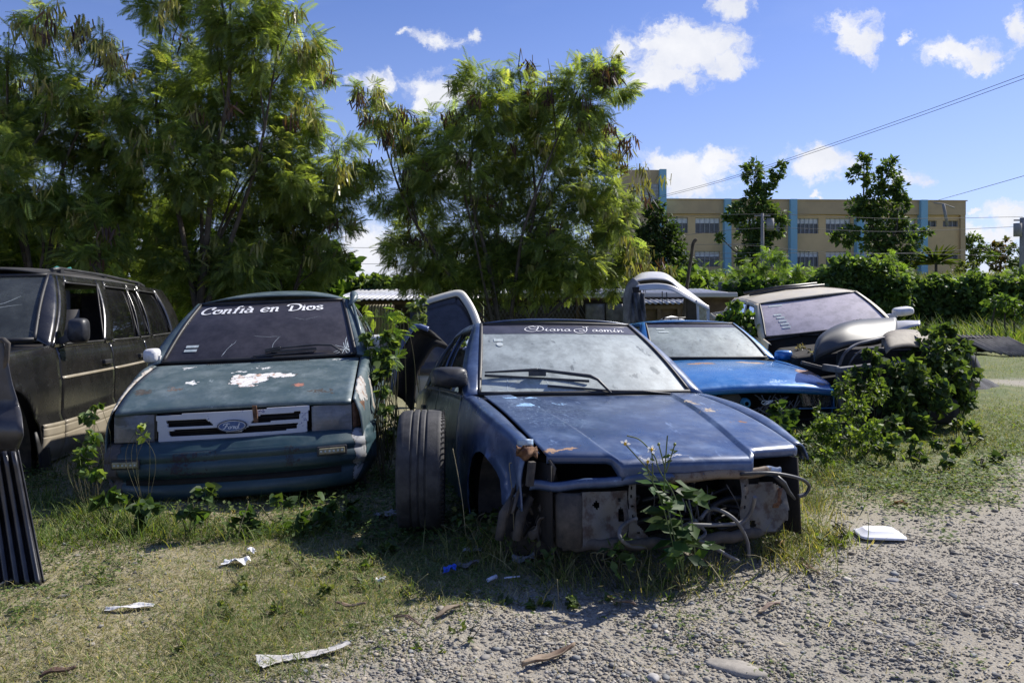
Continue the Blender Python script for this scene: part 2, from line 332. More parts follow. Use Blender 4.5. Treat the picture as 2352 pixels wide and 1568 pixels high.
def car(name,label,cat,P,loc,rotd,mats,group=None):
    """one car shell: side panels with wheel arches, hood, roof, glass, pillars, floor, inner dark parts"""
    root=empty(name,loc,tuple(math.radians(a) for a in rotd),label,cat,group)
    body,gl,sg=mats['body'],mats['glass'],mats.get('side',mats['glass'])
    hw=spl(P['hw']); bz=spl(P['belt']); rk=spl(P['rock']); hh=spl(P['hoodw']); hz=spl(P['hoodz'])
    wb,yb,zb,wt,yt,zt,bul=P['ws']; yr,zr,wr=P['roofend']; yC0=P['cbase']; yE=P['yE']; yF=P['yF']; ycl=P['cowl']; crown=P.get('crown',.05)
    prof=P.get('prof',PROF); arches=P['arches']
    def side(sgn,y,t):
        z0=rk(y); z1=bz(y); return Vector((sgn*hw(y)*prof(t),y,z0+(z1-z0)*t))
    for sgn in (-1,1):
        for (pn,y0,y1) in P['panels']:
            mb=MB(); ny=max(6,int((y1-y0)/.035)); ntt=18
            fen=pn=='front_fender'
            def fn(u,v):
                y=y0+(y1-y0)*u; k=v*(ntt+(4 if fen else 0))/ntt
                if k<=1: p=side(sgn,y,k)
                else:
                    q=(k-1)/(4/ntt); a=side(sgn,y,1); p=Vector((lerp(a.x,sgn*(hh(y)+.011),q),y,lerp(a.z,hz(y)-.004,q)+.012*math.sin(math.pi*q)))
                return p
            keep=lambda x,y,z: all((y-a)**2+(z-b)**2>r*r for a,b,r in arches) and not (P.get('cutfront') and y<P['cutfront'][0] and (z<P['cutfront'][1] or (x>.4 and z<.585)))
            mb.grid(fn,ny,ntt+(4 if fen else 0),keep)
            for i,(x,y,z) in enumerate(mb.v):
                for a,b,r in arches:
                    d=math.hypot(y-a,z-b)
                    if r-.045<d<r+.02: mb.v[i]=(x+sgn*.012,a+(y-a)*r/d,b+(z-b)*r/d)
            if P.get('dent') and pn=='front_fender' and sgn==P['dent'][0]:
                for i,(x,y,z) in enumerate(mb.v):
                    for (dy,dz,r,a) in P['dent'][1]:
                        q=math.hypot(y-dy,(z-dz)); mb.v[i]=(mb.v[i][0]-sgn*a*max(0,1-q/r)**1.5,y,z)
            o=mb.build(pn,P.get('pm',{}).get(pn,body),root,thick=.008)
            if 'door' in pn:
                hb=MB(); p=side(sgn,y1-.14,.80); hb.box(p+Vector((sgn*.012,0,0)),(.03,.15,.035)); hb.build('door_handle',M['plastic'],o,bevel=.008)
        for a,b,r in arches:                                     # dark wheel well behind each arch
            mb=MB(); mb.lathe([(-.30,0.02),(-.30,r*1.0),(-.02,r*1.03)],(sgn*hw(a)*.97,a,b),(sgn,0,0),28); mb.build('wheel_well',M['inner'],root)
    # floor, firewall, tail
    mb=MB(); mb.grid(lambda u,v:((2*u-1)*hw(ycl+(yE-ycl)*v)*.92,ycl+(yE-.03-ycl)*v,rk(1.5)+.03),6,8)
    mb.grid(lambda u,v:((2*u-1)*hw(ycl)*.90,ycl+.02,rk(1.)+.03+(zb-.06-rk(1.))*v),6,4); mb.build('floor_pan',M['void'],root,thick=.02)
    mb=MB(); zt0=bz(yE)
    def tail(u,v):
        x=(2*u-1); z=rk(yE)+(zt0-rk(yE))*v; return (x*hw(yE)*prof(v),yE+.05*(1-abs(x)**3),z)
    mb.grid(tail,12,10); mb.build('tail_panel',body,root,thick=.008)
    if P.get('trunk'):
        y0=P['trunk']; mb=MB()
        mb.grid(lambda u,v:((2*u-1)*hw(lerp(y0,yE,v))*prof(1),lerp(y0,yE+.05*(1-abs(2*u-1)**3),v),bz(lerp(y0,yE,v))+.035*(1-(2*u-1)**2)),14,10); mb.build('trunk_lid',body,root,thick=.008)
    # cowl between hood and glass
    mb=MB(); mb.grid(lambda u,v:((2*u-1)*(wb+.03),lerp(ycl-.02,yb+.03-bul*(1-(2*u-1)**2),v),lerp(hz(ycl)-.015,zb-.02,v)+.02*(1-(2*u-1)**2)),16,3); mb.build('cowl_panel',M['plastic'],root,thick=.006)
    # hood
    yf=P.get('hoodfront',lambda x:yF); hb=P.get('hoodbulge',lambda x,v:0.0); hc=P.get('hoodcrown',.045); lip=P.get('lip',.03)
    mb=MB(); nv=26
    cre=P.get('crease')
    def hood(u,v):
        s_=2*u-1
        if cre:
            k0=max(0,(v-.12)/.88); a=abs(s_); hx=hh(lerp(yf(.3),ycl,k0)); rr0=(cre(k0)-.004)/hx; rr1=(cre(k0)+.008)/hx
            a=a/.60*rr0 if a<.60 else (rr0+(a-.60)/.02*(rr1-rr0) if a<.62 else rr1+(a-.62)/.38*(1-rr1)); s_=math.copysign(a,s_)
        if v<.12:                                                # rolled front edge
            k=v/.12; y0=yf(s_*hh(yf(s_*hh(yF)))); x=s_*hh(y0); zf=hz(y0)+hc*(1-s_*s_)+hb(x,0)
            l_=lip(x) if callable(lip) else lip
            return (x,y0-.018*math.sin(math.pi/2*k)*1.0-.012*(1-k)+.02,zf-l_*(1-k)**1.0-.004)
        k=(v-.12)/.88; y0=yf(s_*hh(yF)); y=lerp(y0,ycl,k); x=s_*hh(y)
        return (x,y,hz(y)+hc*(1-s_*s_)*(1-.2*k)+hb(x,k))
    mb.grid(hood,P.get('hoodn',36),nv)
    if P.get('hood',True): hoodo=mb.build('hood',mats.get('hood',body),root,thick=.007,off=-1)
    # glass
    def WS(u,v,off=0.0):
        s_=2*u-1; wv=lerp(wb,wt,v); x=s_*wv; y=lerp(yb,yt,v)-bul*(1-s_*s_)-.02*math.sin(math.pi*v); z=lerp(zb,zt,v)+.018*math.sin(math.pi*v)
        nl=math.hypot(yt-yb,zt-zb); return Vector((x,y-off*(zt-zb)/nl,z+off*(yt-yb)/nl))
    mb=MB(); mb.grid(lambda u,v:WS(u,v),20,14); wso=mb.build('windshield',gl,root)
    rt=P.get('seal',.022)
    mb=MB()
    for (a,b) in (((0,0),(1,0)),((0,1),(1,1)),((0,0),(0,1)),((1,0),(1,1))):
        mb.tube([WS(lerp(a[0],b[0],k/14),lerp(a[1],b[1],k/14),.003) for k in range(15)],rt*.6,6)
    mb.build('windshield_seal',M['black'],wso)
    # roof
    def roof(u,v):
        s_=2*u-1; y=lerp(yt-bul*(1-s_*s_),yr+.04*(1-s_*s_),v); wv=lerp(wt+.035,wr,v); e=abs(s_)**6
        return (s_*wv,y,lerp(zt,zr,v)+.012*(1-e)+crown*(math.sin(math.pi*min(1,.16+v*.72)))*(1-abs(s_)**2.4)+.012*math.sin(math.pi*v))
    mb=MB(); mb.grid(roof,24,18); ro=mb.build('roof',mats.get('roof',body),root,thick=.01,off=-1)
    # side of the cabin
    yA=yb-.02; xin=P.get('inset',.0)
    for sgn in (-1,1):
        def Gp(u,s_,off=0.0):
            y0=lerp(yA,yC0,u); b=Vector((sgn*(hw(y0)*prof(1)-xin),y0,bz(y0)))
            y1=lerp(yt+.03,yr,u); t_=Vector((sgn*lerp(wt+.035,wr,u),y1,lerp(zt,zr,u)+.012*math.sin(math.pi*u)+.003))
            p=b.lerp(t_,s_); p.x+=sgn*(.03*math.sin(math.pi*s_)-off); return p
        fr=MB()
        for (u0,u1,kind) in P['pil']:
            if kind=='p': fr.grid(lambda u,v:Gp(lerp(u0,u1,u),v),3,12)
            else:
                fr.grid(lambda u,v:Gp(lerp(u0,u1,u),v*.035),10,1); fr.grid(lambda u,v:Gp(lerp(u0,u1,u),.90+v*.10),10,3)
                if kind=='w' or (kind=='o' and sgn<0):
                    g=MB(); g.grid(lambda u,v:Gp(lerp(u0-.004,u1+.004,u),lerp(.03,.91,v),.016),8,8); g.build('side_window',sg,root)
                tr=MB(); pts=[Gp(u0,.035,-.002),Gp(u0,.9,-.002),Gp(u1,.9,-.002),Gp(u1,.035,-.002),Gp(u0,.035,-.002)]
                for a,b in zip(pts,pts[1:]): tr.tube([a.lerp(b,k/5) for k in range(6)],.008,5)
                tr.build('window_seal',M['black'],root)
        fr.grid(lambda u,v:Vector(WS(0 if sgn<0 else 1,v)).lerp(Gp(0,v),u)+Vector((0,-.012*math.sin(math.pi*u),.006*math.sin(math.pi*u))),4,14)
        fr.build('pillar_frame',mats.get('frame',body),root,thick=.01)
    # rear glass
    yq=P.get('rearbase',yC0); mb=MB()
    mb.grid(lambda u,v:((2*u-1)*lerp(hw(yq)*.9,wr,v),lerp(yq,yr,v)+.05*(1-(2*u-1)**2),lerp(bz(yq)+.02,zr,v)),12,8); mb.build('rear_window',sg,root)
    # cabin
    d=MB(); d.grid(lambda u,v:((2*u-1)*wb*.98,yb+.02+.45*math.sin(v*1.4)-.08*(1-(2*u-1)**2),zb-.03-.02*v+.02*math.sin(u*9)-.25*max(0,v-.8)*3),14,8); d.build('dashboard',mats.get('dash',M['plastic']),root,thick=.02)
    sw=MB(); c=Vector((.34,yb+.55,zb-.10)); sw.tube([c+Vector((.18*math.cos(a),.07*math.sin(a),.17*math.sin(a))) for a in [k*2*math.pi/24 for k in range(25)]],.013,6,cap=False)
    sw.bar(c+Vector((-.17,0,0)),c+Vector((.17,0,0)),.03,.02); sw.bar(c,c+Vector((0,-.25,-.08)),.05,.05); sw.build('steering_wheel',M['black'],root)
    for x in (-.36,.36):
        for dy in ((0,) if P.get('tworow') is None else (0,P['tworow'])):
            st=MB(); y0=yb+.78+dy; zf=rk(1.5)
            st.grid(lambda u,v:(x+.24*math.cos(u*2*math.pi)*(1-.12*v),y0+.10+.05*math.sin(u*2*math.pi)+.22*v,zf+.28+v*(zt-zf-.50)),16,6); st.box((x,y0-.12,zf+.22),(.48,.50,.14)); st.box((x,y0+.35,zt-.15),(.24,.09,.17))
            st.build('seat',M['seat'],root,bevel=.02)
    root['_']=0; del root['_']
    return root,WS,hoodo if P.get('hood',True) else None,dict(hw=hw,bz=bz,rk=rk,hh=hh,hz=hz,side=side,hood=hood,Gp=None,wso=wso)
def ribbon(mb,pts,fn,w0,nib=None,n=6,off=.004):
    """brush stroke laid on a surface: fn(x,y,off)->3D; nib angle gives thick and thin"""
    P=[Vector((p[0],p[1],0)) for p in pts]; P=catm(P,n) if len(P)>2 else [P[0].lerp(P[1],k/n) for k in range(n+1)]
    L_=[];R_=[]
    for i,p in enumerate(P):
        t=(P[min(i+1,len(P)-1)]-P[max(i-1,0)]); t=t.normalized() if t.length>1e-9 else Vector((1,0,0))
        ww=w0*(1 if nib is None else (.38+.62*abs(math.sin(math.atan2(t.y,t.x)-nib))))*.5
        if nib is None: ww*=min(1,.35+4*min(i,len(P)-1-i)/len(P))
        q=Vector((-t.y,t.x,0))*ww; L_.append(p+q); R_.append(p-q)
    b=len(mb.v)
    for a,c in zip(L_,R_): mb.v.append(tuple(fn(a.x,a.y,off))); mb.v.append(tuple(fn(c.x,c.y,off)))
    for i in range(len(P)-1): mb.face((b+2*i,b+2*i+1,b+2*i+3,b+2*i+2))
# letters as strokes (x-height .6, cap 1)
BL={'C':(.82,[[(.78,.70),(.66,.66),(.60,.78),(.72,.92),(.50,.98),(.18,.80),(.06,.42),(.18,.08),(.48,-.02),(.74,.12)]]),
 'o':(.62,[[(.34,.60),(.14,.54),(.06,.30),(.14,.06),(.32,0),(.50,.10),(.54,.34),(.46,.54),(.30,.50),(.30,.36)]]),
 'n':(.68,[[(.02,.50),(.14,.60),(.16,.40),(.14,.02),(.26,.0)],[(.16,.38),(.30,.58),(.46,.56),(.48,.30),(.48,.04),(.62,.02)],[(.04,.0),(.24,.0)]]),
 'f':(.46,[[(.50,.92),(.40,1.0),(.26,.90),(.22,.5),(.20,.0)],[(.06,.56),(.42,.58)],[(.08,.0),(.32,.0)]]),
 'i':(.34,[[(.06,.52),(.18,.58),(.17,.3),(.17,.02)],[(.06,.0),(.30,.0)],[(.15,.80),(.20,.82)]]),
 'à':(.66,[[(.10,.52),(.28,.62),(.46,.54),(.48,.3),(.48,.04),(.62,.02)],[(.48,.34),(.22,.36),(.08,.18),(.20,.0),(.40,.04),(.48,.18)],[(.14,.90),(.34,.74)]]),
 'e':(.60,[[(.10,.32),(.32,.30),(.52,.40),(.42,.60),(.20,.58),(.06,.34),(.12,.08),(.34,-.01),(.54,.12)]]),
 'D':(.98,[[(.02,.70),(.10,.92),(.42,1.0),(.80,.88),(.94,.52),(.80,.12),(.46,-.02),(.22,.04)],[(.34,.72),(.32,.4),(.30,.06)],[(.16,.04),(.40,.02)]]),
 's':(.52,[[(.46,.50),(.30,.60),(.12,.50),(.18,.34),(.40,.24),(.42,.06),(.22,-.01),(.06,.10)]]),' ':(.42,[])}
SL={'D':(1.05,[[(.62,.92),(.60,.5),(.50,.10),(.30,-.10),(.0,-.02),(-.22,.30),(-.12,.70),(.20,.92),(.46,.88)],[(.50,.10),(.72,.0),(.95,.25),(.92,.70),(.70,.98),(.46,.92),(.36,.80)],[(.02,.60),(.20,.40),(.46,.42),(.58,.6)],[(-.02,.84),(.06,.96),(.2,1.02),(.34,1.0)]]),
 'J':(.95,[[(.36,.98),(.46,.84),(.62,.96),(.80,1.02)],[(.62,.92),(.62,.45),(.52,.02),(.30,-.28),(.0,-.30),(-.26,-.04),(-.26,.34),(.02,.52),(.34,.40),(.40,.12),(.22,.0),(.04,.14)]]),
 'i':(.30,[[(.02,.10),(.14,.42),(.12,.06),(.30,.10)],[(.15,.62),(.18,.64)]]),'í':(.30,[[(.02,.10),(.14,.42),(.12,.06),(.30,.10)],[(.15,.58),(.26,.76)]]),
 'a':(.48,[[(.36,.38),(.20,.44),(.06,.24),(.12,.04),(.28,.10),(.38,.40),(.36,.08),(.50,.10)]]),
 'n':(.50,[[(.02,.36),(.10,.42),(.08,.02),(.22,.36),(.36,.40),(.36,.06),(.52,.10)]]),
 's':(.36,[[(.0,.10),(.20,.46),(.28,.22),(.20,.02),(.04,.06)],[(.22,.04),(.38,.12)]]),
 'm':(.72,[[(.02,.36),(.10,.42),(.08,.02),(.20,.36),(.32,.38),(.30,.04),(.42,.36),(.56,.38),(.56,.06),(.74,.10)]]),' ':(.50,[])}
def letter(mb,txt,font,fn,w0,nib,shear=.0):
    x=0; tot=sum(font[c][0] for c in txt)
    for c in txt:
        a,st=font[c]
        for s_ in st: ribbon(mb,[((x+p[0]+shear*p[1])/tot,p[1]) for p in s_],lambda u,v,o,fn=fn:fn(u,v,o),w0/1.0,nib)
        x+=a
def letter2(mb,txt,font,u0,u1,v0,v1,surf,w0,nib,shear=0,aspect=1.0):
    """stroke widths are taken in letter units, then the line is laid between (u0,v0) and (u1,v1) on surf"""
    tot=sum(font[c][0] for c in txt); x=0
    for c in txt:
        a,st=font[c]
        for s_ in st:
            ribbon(mb,[(x+p[0]+shear*p[1],p[1]) for p in s_],lambda X,Y,o:surf(u0+(u1-u0)*X/tot,v0+(v1-v0)*Y,o),w0,nib)
        x+=a
def cracks(parent,surf,center,n,r,seed,w=.004):
    rr=random.Random(seed); mb=MB()
    for i in range(n):
        a=rr.uniform(0,6.28); L_=r*rr.uniform(.3,1); p=[center[0],center[1]]; pts=[tuple(p)]
        for k in range(5): a+=rr.uniform(-.25,.25); p=[p[0]+math.cos(a)*L_/5,p[1]+math.sin(a)*L_/5*1.6]; pts.append((min(.97,max(.03,p[0])),min(.97,max(.03,p[1]))))
        ribbon(mb,pts,lambda X,Y,o:surf(X,Y,o),w,None,4,.002)
    return mb.build('glass_crack',M['crack'],parent)
def mirror_part(root,c,d,mat,sgn,stalk):
    mb=MB(); c=Vector(c)
    def fn(u,v):
        a=2*math.pi*u; e=(abs(math.cos(a))**.55)*(1 if math.cos(a)>0 else -1); f=(abs(math.sin(a))**.55)*(1 if math.sin(a)>0 else -1)
        k=(0.02,.72,.93,1,1)[min(4,int(v*4+.01))]; return c+Vector((e*d[0]/2*k,-d[1]*.5+d[1]*(0,.06,.28,.62,1)[min(4,int(v*4+.01))],f*d[2]/2*k))
    mb.grid(fn,24,4); mb.bar(c+Vector((-sgn*d[0]*.35,0,-d[2]*.25)),stalk,.05,.045)
    o=mb.build('side_mirror',mat,root); g=MB(); g.grid(lambda u,v:c+Vector(((u-.5)*d[0]*.85,d[1]*.46,(v-.5)*d[2]*.8)),1,1); g.build('mirror_glass',M['chrome'],o); return o
# ================================================================ GREEN HATCHBACK
teal=lin(52,88,98)
def gpaint(n,patches=(),**k): return paint(n,(.046,.082,.094),(.095,.130,.140),.48,.05,patches,dust=.75,dust_sheen_c=(.25,.30,.315),coat=.12,**k)
WHT=(.74,.74,.72)
m_gb=gpaint('faded_teal_paint'); m_gh=gpaint('faded_teal_paint_hood',[(.10,.50,.19,.055,WHT,(.42,.24,.14)),(.02,.42,.10,.075,WHT,(.45,.28,.2)),(-.08,.64,.04,.02,WHT,WHT),(-.34,.46,.06,.02,WHT,WHT),(.08,.71,.045,.012,WHT,WHT),(-.60,.36,.05,.05,(.07,.06,.05),(.10,.11,.11)),(-.42,.36,.06,.012,(.12,.08,.06),(.3,.27,.25)),(.34,.33,.04,.025,(.40,.17,.12),(.2,.1,.07)),(.50,.22,.05,.012,(.06,.05,.04),(.08,.07,.06)),(.58,.86,.05,.012,WHT,WHT),(-.44,.83,.04,.02,WHT,WHT)])
m_gf=gpaint('faded_teal_paint_fender',[(.735,.34,.035,.13,(.42,.42,.40),(.26,.17,.12)),(.79,.62,.02,.05,(.40,.38,.34),(.30,.19,.12)),(-.70,.5,.022,.4,(.40,.38,.34),(.17,.11,.08))],wb=.35)
m_gbp=paint('scraped_teal_bumper',(.016,.048,.064),(.030,.070,.086),.42,.1,[(.74,.10,.05,.05,(.36,.37,.38),(.15,.15,.15)),(.45,-.045,.14,.004,(.035,.035,.04),(.05,.05,.055)),(-.3,-.05,.22,.004,(.035,.03,.04),(.02,.03,.08)),(-.75,.1,.10,.1,(.10,.09,.09),(.16,.14,.13)),],dust=.35,dust_sheen_c=(.13,.16,.18),coat=.15,wb=.12)
gl_g=glass('tinted_purple_dusty_glass',(.10,.08,.09),(.085,.078,.092),.50,.97,.12)
GP=dict(hw=[(0,.70),(.1,.745),(.4,.785),(1.0,.80),(2.4,.80),(3.4,.74)],belt=[(0,.66),(.12,.675),(.5,.80),(.93,.915),(1.6,.93),(3.4,.94)],rock=[(0,.28),(.5,.20),(1,.17),(2.6,.17),(3.4,.26)],
 hoodw=[(0,.66),(.12,.688),(.5,.695),(.93,.69)],hoodz=[(0,.665),(.115,.70),(.3,.775),(.6,.86),(.93,.925)],ws=(.665,.968,.945,.54,1.55,1.36,.07),roofend=(2.75,1.36,.52),cbase=3.15,rearbase=3.15,
 yE=3.4,yF=.10,cowl=.925,crown=.085,arches=[(.62,.27,.31),(2.85,.27,.31)],panels=[('front_fender',.12,1.10),('door',1.107,2.25),('rear_quarter_panel',2.257,3.4)],
 pil=[(0,.035,'p'),(.035,.50,'w'),(.50,.56,'p'),(.56,.93,'w'),(.93,1,'p')],pm={'front_fender':m_gf},hoodcrown=.012,lip=.022)
gr,gWS,ghood,gd=car('parked_hatchback','faded dark green hatchback wreck with white grille, peeling hood and white windscreen writing','car',GP,(-1.629,4.676,-.135),(-1.96,-2.1,7.2),dict(body=m_gb,hood=m_gh,glass=gl_g,side=glass('dark_side_glass',(.06,.06,.07),(.09,.09,.10),.15,.6)),None)
mb=MB(); letter2(mb,'Confià en Dios',BL,.045,.855,.785,.925,lambda u,v,o:gWS(u,v+.022*(u-.4),o),.17,.35,.10); mb.build('windshield_lettering',M['vinyl'],gd['wso'])
cracks(gd['wso'],gWS,(.955,.10),14,.16,3,.0028); cracks(gd['wso'],gWS,(.60,.32),2,.16,5,.0014); cracks(gd['wso'],gWS,(.30,.06),2,.16,8,.0014); cracks(gd['wso'],gWS,(.74,.6),2,.14,9,.0010)
mb=MB(); 
for v0 in (.14,.20): mb.grid(lambda u,v:gWS(lerp(.085,.155,u),lerp(v0,v0+.035,v),.004),1,1)
mb.build('inspection_sticker',M['sticker'],gd['wso'])
# cowl slots on the rear of the hood
mb=MB()
for k in range(21):
    x=-.34+k*.0152; y=.885; z=GP['hoodz'][-1][1]-.012+.012*(1-(x/.69)**2)*.8; mb.box((x,y,z+.003),(.007,.03,.006),Euler((.25,0,-.25)).to_matrix())
mb.build('cowl_vent',M['void'],ghood)
mb=MB()
for k in range(25,46):
    x=-.34+k*.0152; y=.885; z=GP['hoodz'][-1][1]-.012+.012*(1-(x/.69)**2)*.8; mb.box((x,y,z+.003),(.007,.03,.006),Euler((.25,0,-.25)).to_matrix())
mb.build('cowl_vent',M['void'],ghood)
mb=MB(); a=[gWS(.93,.02,.02),gWS(.88,.10,.035),gWS(.80,.115,.035),gWS(.62,.10,.03),gWS(.53,.06,.02)]
mb.tube(a,[.008,.009,.009,.008,.006],6); mb.bar(gWS(.56,.07,.018),gWS(.80,.085,.018),.022,.018); mb.bar(gWS(.47,.02,.015),gWS(.78,.05,.015),.012,.012); mb.bar(gWS(.53,.07,.03),gWS(.61,.10,.03),.045,.025); mb.build('wiper',M['plastic'],root:=gr,bevel=.003)
# grille
g0=.065
mw=MB(); fnG=lambda x,z,d:(x,g0+.03*(abs(x)/.45)**2+(.68-z)*-.12+d,z)
def holed(mb,outer,holes,fn,depth):
    """flat panel with rectangular/trapezoid openings, cut as a fine grid"""
    x0=min(p[0] for p in outer); x1=max(p[0] for p in outer); z0=min(p[1] for p in outer); z1=max(p[1] for p in outer); st=.0075
    def inside(x,z,poly):
        c=False; n=len(poly)
        for i in range(n):
            (xa,za),(xb,zb_)=poly[i],poly[(i+1)%n]
            if (za>z)!=(zb_>z) and x<(xb-xa)*(z-za)/(zb_-za)+xa: c=not c
        return c
    nx=int((x1-x0)/st); nz=int((z1-z0)/st)
    mb.grid(lambda u,v:(lerp(x0,x1,u),0,lerp(z0,z1,v)),nx,nz,lambda x,y,z:inside(x,z,outer) and not any(inside(x,z,h) for h in holes),sm=False)
    mb.v=[tuple(fn(x,z,0)) for x,y,z in mb.v]
holed(mw,[(-.452,.666),(.440,.680),(.418,.500),(-.432,.494)],[[(-.39,.635),(-.165,.635),(-.12,.60),(-.12,.594),(-.385,.594)],[(.385,.646),(.155,.640),(.10,.60),(.10,.595),(.38,.604)],[(-.38,.575),(-.09,.578),(-.04,.55),(.04,.55),(.09,.578),(.37,.583),(.365,.545),(-.37,.537)]],fnG,.02)
gg=mw.build('grille',paint('white_grille_paint',(.60,.60,.61),(.52,.52,.52),.5,0,[(.1,.10,.5,.003,(.03,.04,.22),(.03,.04,.22))],dust=.3,dust_sheen_c=(.35,.33,.3),scr=.1),gr,thick=.022,off=-1,bevel=.003)
mb=MB(); mb.box((0,.13,.59),(.84,.01,.17)); 
for z in (.565,.62): mb.box((0,.105,z),(.80,.03,.006))
mb.build('grille_backing',M['void'],gr)
mb=MB(); mb.bar((.125,.045,.70),(.13,.055,.60),.03,.006); mb.build('rust_streak',M['rust'],gg)
def oval(a,b,y,dy,c=(0,0)):
    m=MB(); m.prism([(c[0]+a*math.cos(t),c[1]+b*math.sin(t)) for t in [k*2*math.pi/40 for k in range(40)]],lambda x,z,d:fnG(x,z,-y-d),dy); return m
ec=(-.005,.588)
e1=oval(.086,.036,.012,.008,ec).build('emblem',plain('dark_blue_emblem_rim',(.02,.03,.06),None,.35),gg)
oval(.078,.030,.020,.003,ec).build('emblem_ring',M['chrome'],e1); oval(.074,.0265,.023,.003,ec).build('emblem_face',plain('emblem_blue',(.02,.06,.19),(.05,.10,.22),.3,sc=60),e1)
mb=MB(); FS={'F':(.60,[[(.05,.62),(.20,.90),(.55,.98),(.85,.92)],[(.55,.95),(.40,.5),(.20,.08),(.0,.12)],[(.25,.50),(.62,.55)]]),'o':(.40,[[(.22,.45),(.06,.3),(.10,.06),(.28,.06),(.36,.3),(.22,.45),(.42,.42)]]),'r':(.36,[[(.05,.3),(.16,.48),(.22,.36),(.34,.46),(.26,.2),(.20,.04),(.40,.10)]]),'d':(.55,[[(.34,.42),(.14,.40),(.06,.10),(.22,.0),(.36,.3),(.55,1.0),(.44,.5),(.38,.08),(.58,.14)]])}
letter2(mb,'Ford',FS,-.052,.045,.572,.604,lambda x,z,o:fnG(x+ec[0],z,-.0275),.13,None); mb.build('emblem_script',plain('emblem_silver',(.6,.62,.65),None,.3),e1)
# headlights
for k,(x0,x1,z0,z1,s_) in enumerate(((.452,.688,.515,.672,1),(-.700,-.462,.515,.672,-1))):
    mb=MB(); mb.grid(lambda u,v:(lerp(x0,x1,u),.075+.05*(abs(lerp(x0,x1,u))/.69)**3-.012*math.sin(math.pi*u)*math.sin(math.pi*v)-(lerp(z0,z1,v)-.6)*-.08,lerp(z0,z1,v)-s_*.012*(1-u)*0),12,8)
    o=mb.build('headlight',glass('hazy_headlight_%d'%k,(.5,.52,.54),(.42,.43,.45),.45 if k==0 else .3,.9 if k==0 else .7,.06,(.4,1,3)),gr)
    mb=MB()
    for j in range(11): x=lerp(x0+.02,x1-.02,j/10); mb.box((x,.095+.05*(abs(x)/.69)**3,(z0+z1)/2),(.003,.004,(z1-z0)*.8))
    mb.box(((x0+x1)/2,.16,(z0+z1)/2),((x1-x0)*.96,.01,(z1-z0)*.96)); mb.build('reflector',M['chrome'],o)
mb=MB(); mb.grid(lambda u,v:(lerp(.695,.76,u),.12+.10*u,lerp(.53,.68,v)),4,6); mb.build('turn_signal_hole',M['rust'],gr,thick=.004)
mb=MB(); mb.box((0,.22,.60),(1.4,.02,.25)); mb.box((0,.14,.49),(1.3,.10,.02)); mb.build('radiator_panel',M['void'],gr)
# bumper : swept profile
def bump_pt(u,v):
    s_=(2*u-1); a=abs(s_); x=s_*.815+(0); sweep=.0+.20*a**3.2+(.18*max(0,a-.93)/.07 if a>.93 else 0)
    prof_=[(.12,.520),(.035,.508),(.0,.490),(-.008,.462),(-.030,.455),(-.034,.415),(-.024,.408),(-.034,.398),(-.036,.345),(-.028,.335),(.0,.318),(.03,.300),(.015,.280),(.0,.262),(-.012,.225),(-.004,.196),(.03,.178),(.08,.172)]
    f=v*(len(prof_)-1); i=min(int(f),len(prof_)-2); t=f-i; y,z=lerp(prof_[i][0],prof_[i+1][0],t),lerp(prof_[i][1],prof_[i+1][1],t)
    if z<.30: x*=.90+.1*(z-.17)/.13
    return (x,y-.01+sweep-.008,z+.010*s_)
mb=MB(); mb.grid(bump_pt,48,17); bo=mb.build('bumper',m_gbp,gr,thick=.006,off=-1)
for x,z,s_ in ((.575,.415,1),(-.60,.400,-1)):
    y=-.045+.20*(abs(x)/.815)**3.2-.018
    mb=MB(); mb.box((x,y-.004,z),(.175,.028,.055),Euler((0,0,s_*.20)).to_matrix()); o=mb.build('fog_light',M['plastic'],bo,bevel=.006)
    mb=MB(); mb.box((x,y-.012,z),(.150,.028,.034),Euler((0,0,s_*.20)).to_matrix()); o2=mb.build('fog_light_lens',M['fog'],o,bevel=.004)
    mb=MB()
    for j in range(6): mb.box((x-.06+j*.024,y-.028+s_*.20*(-.06+j*.024),z),(.010,.004,.010))
    mb.build('lens_rib',M['sticker'],o2)
mb=MB()
for x in (-.10,.10): mb.box((x,-.045,.435),(.045,.014,.022))
mb.grid(lambda u,v:(lerp(-.62,.62,u),.020-.035+.03*(v>.5)+.20*abs((2*u-1)*.76)**3.2-.006,lerp(.272,.312,v)),24,2); mb.build('bumper_slot',M['void'],bo,bevel=.006)  # near-black strip stands in for the shaded bumper recess
mirror_part(gr,(-.745,.98,1.0),(.10,.11,.10),M['whiteplastic'],-1,(-.70,1.08,.97)); mirror_part(gr,(.83,1.02,1.02),(.16,.13,.12),M['whiteplastic'],1,(.72,1.12,.97))
mb=MB(); mb.tube([(.60,1.42,1.31),(.63,1.5,1.37),(.62,1.62,1.40),(.60,1.8,1.41)],[.012,.03,.033,.02],8); mb.tube([(.72,1.02,1.0),(.67,1.25,1.18),(.61,1.5,1.36)],.012,6); mb.build('pillar_trim',m_gb,gr)
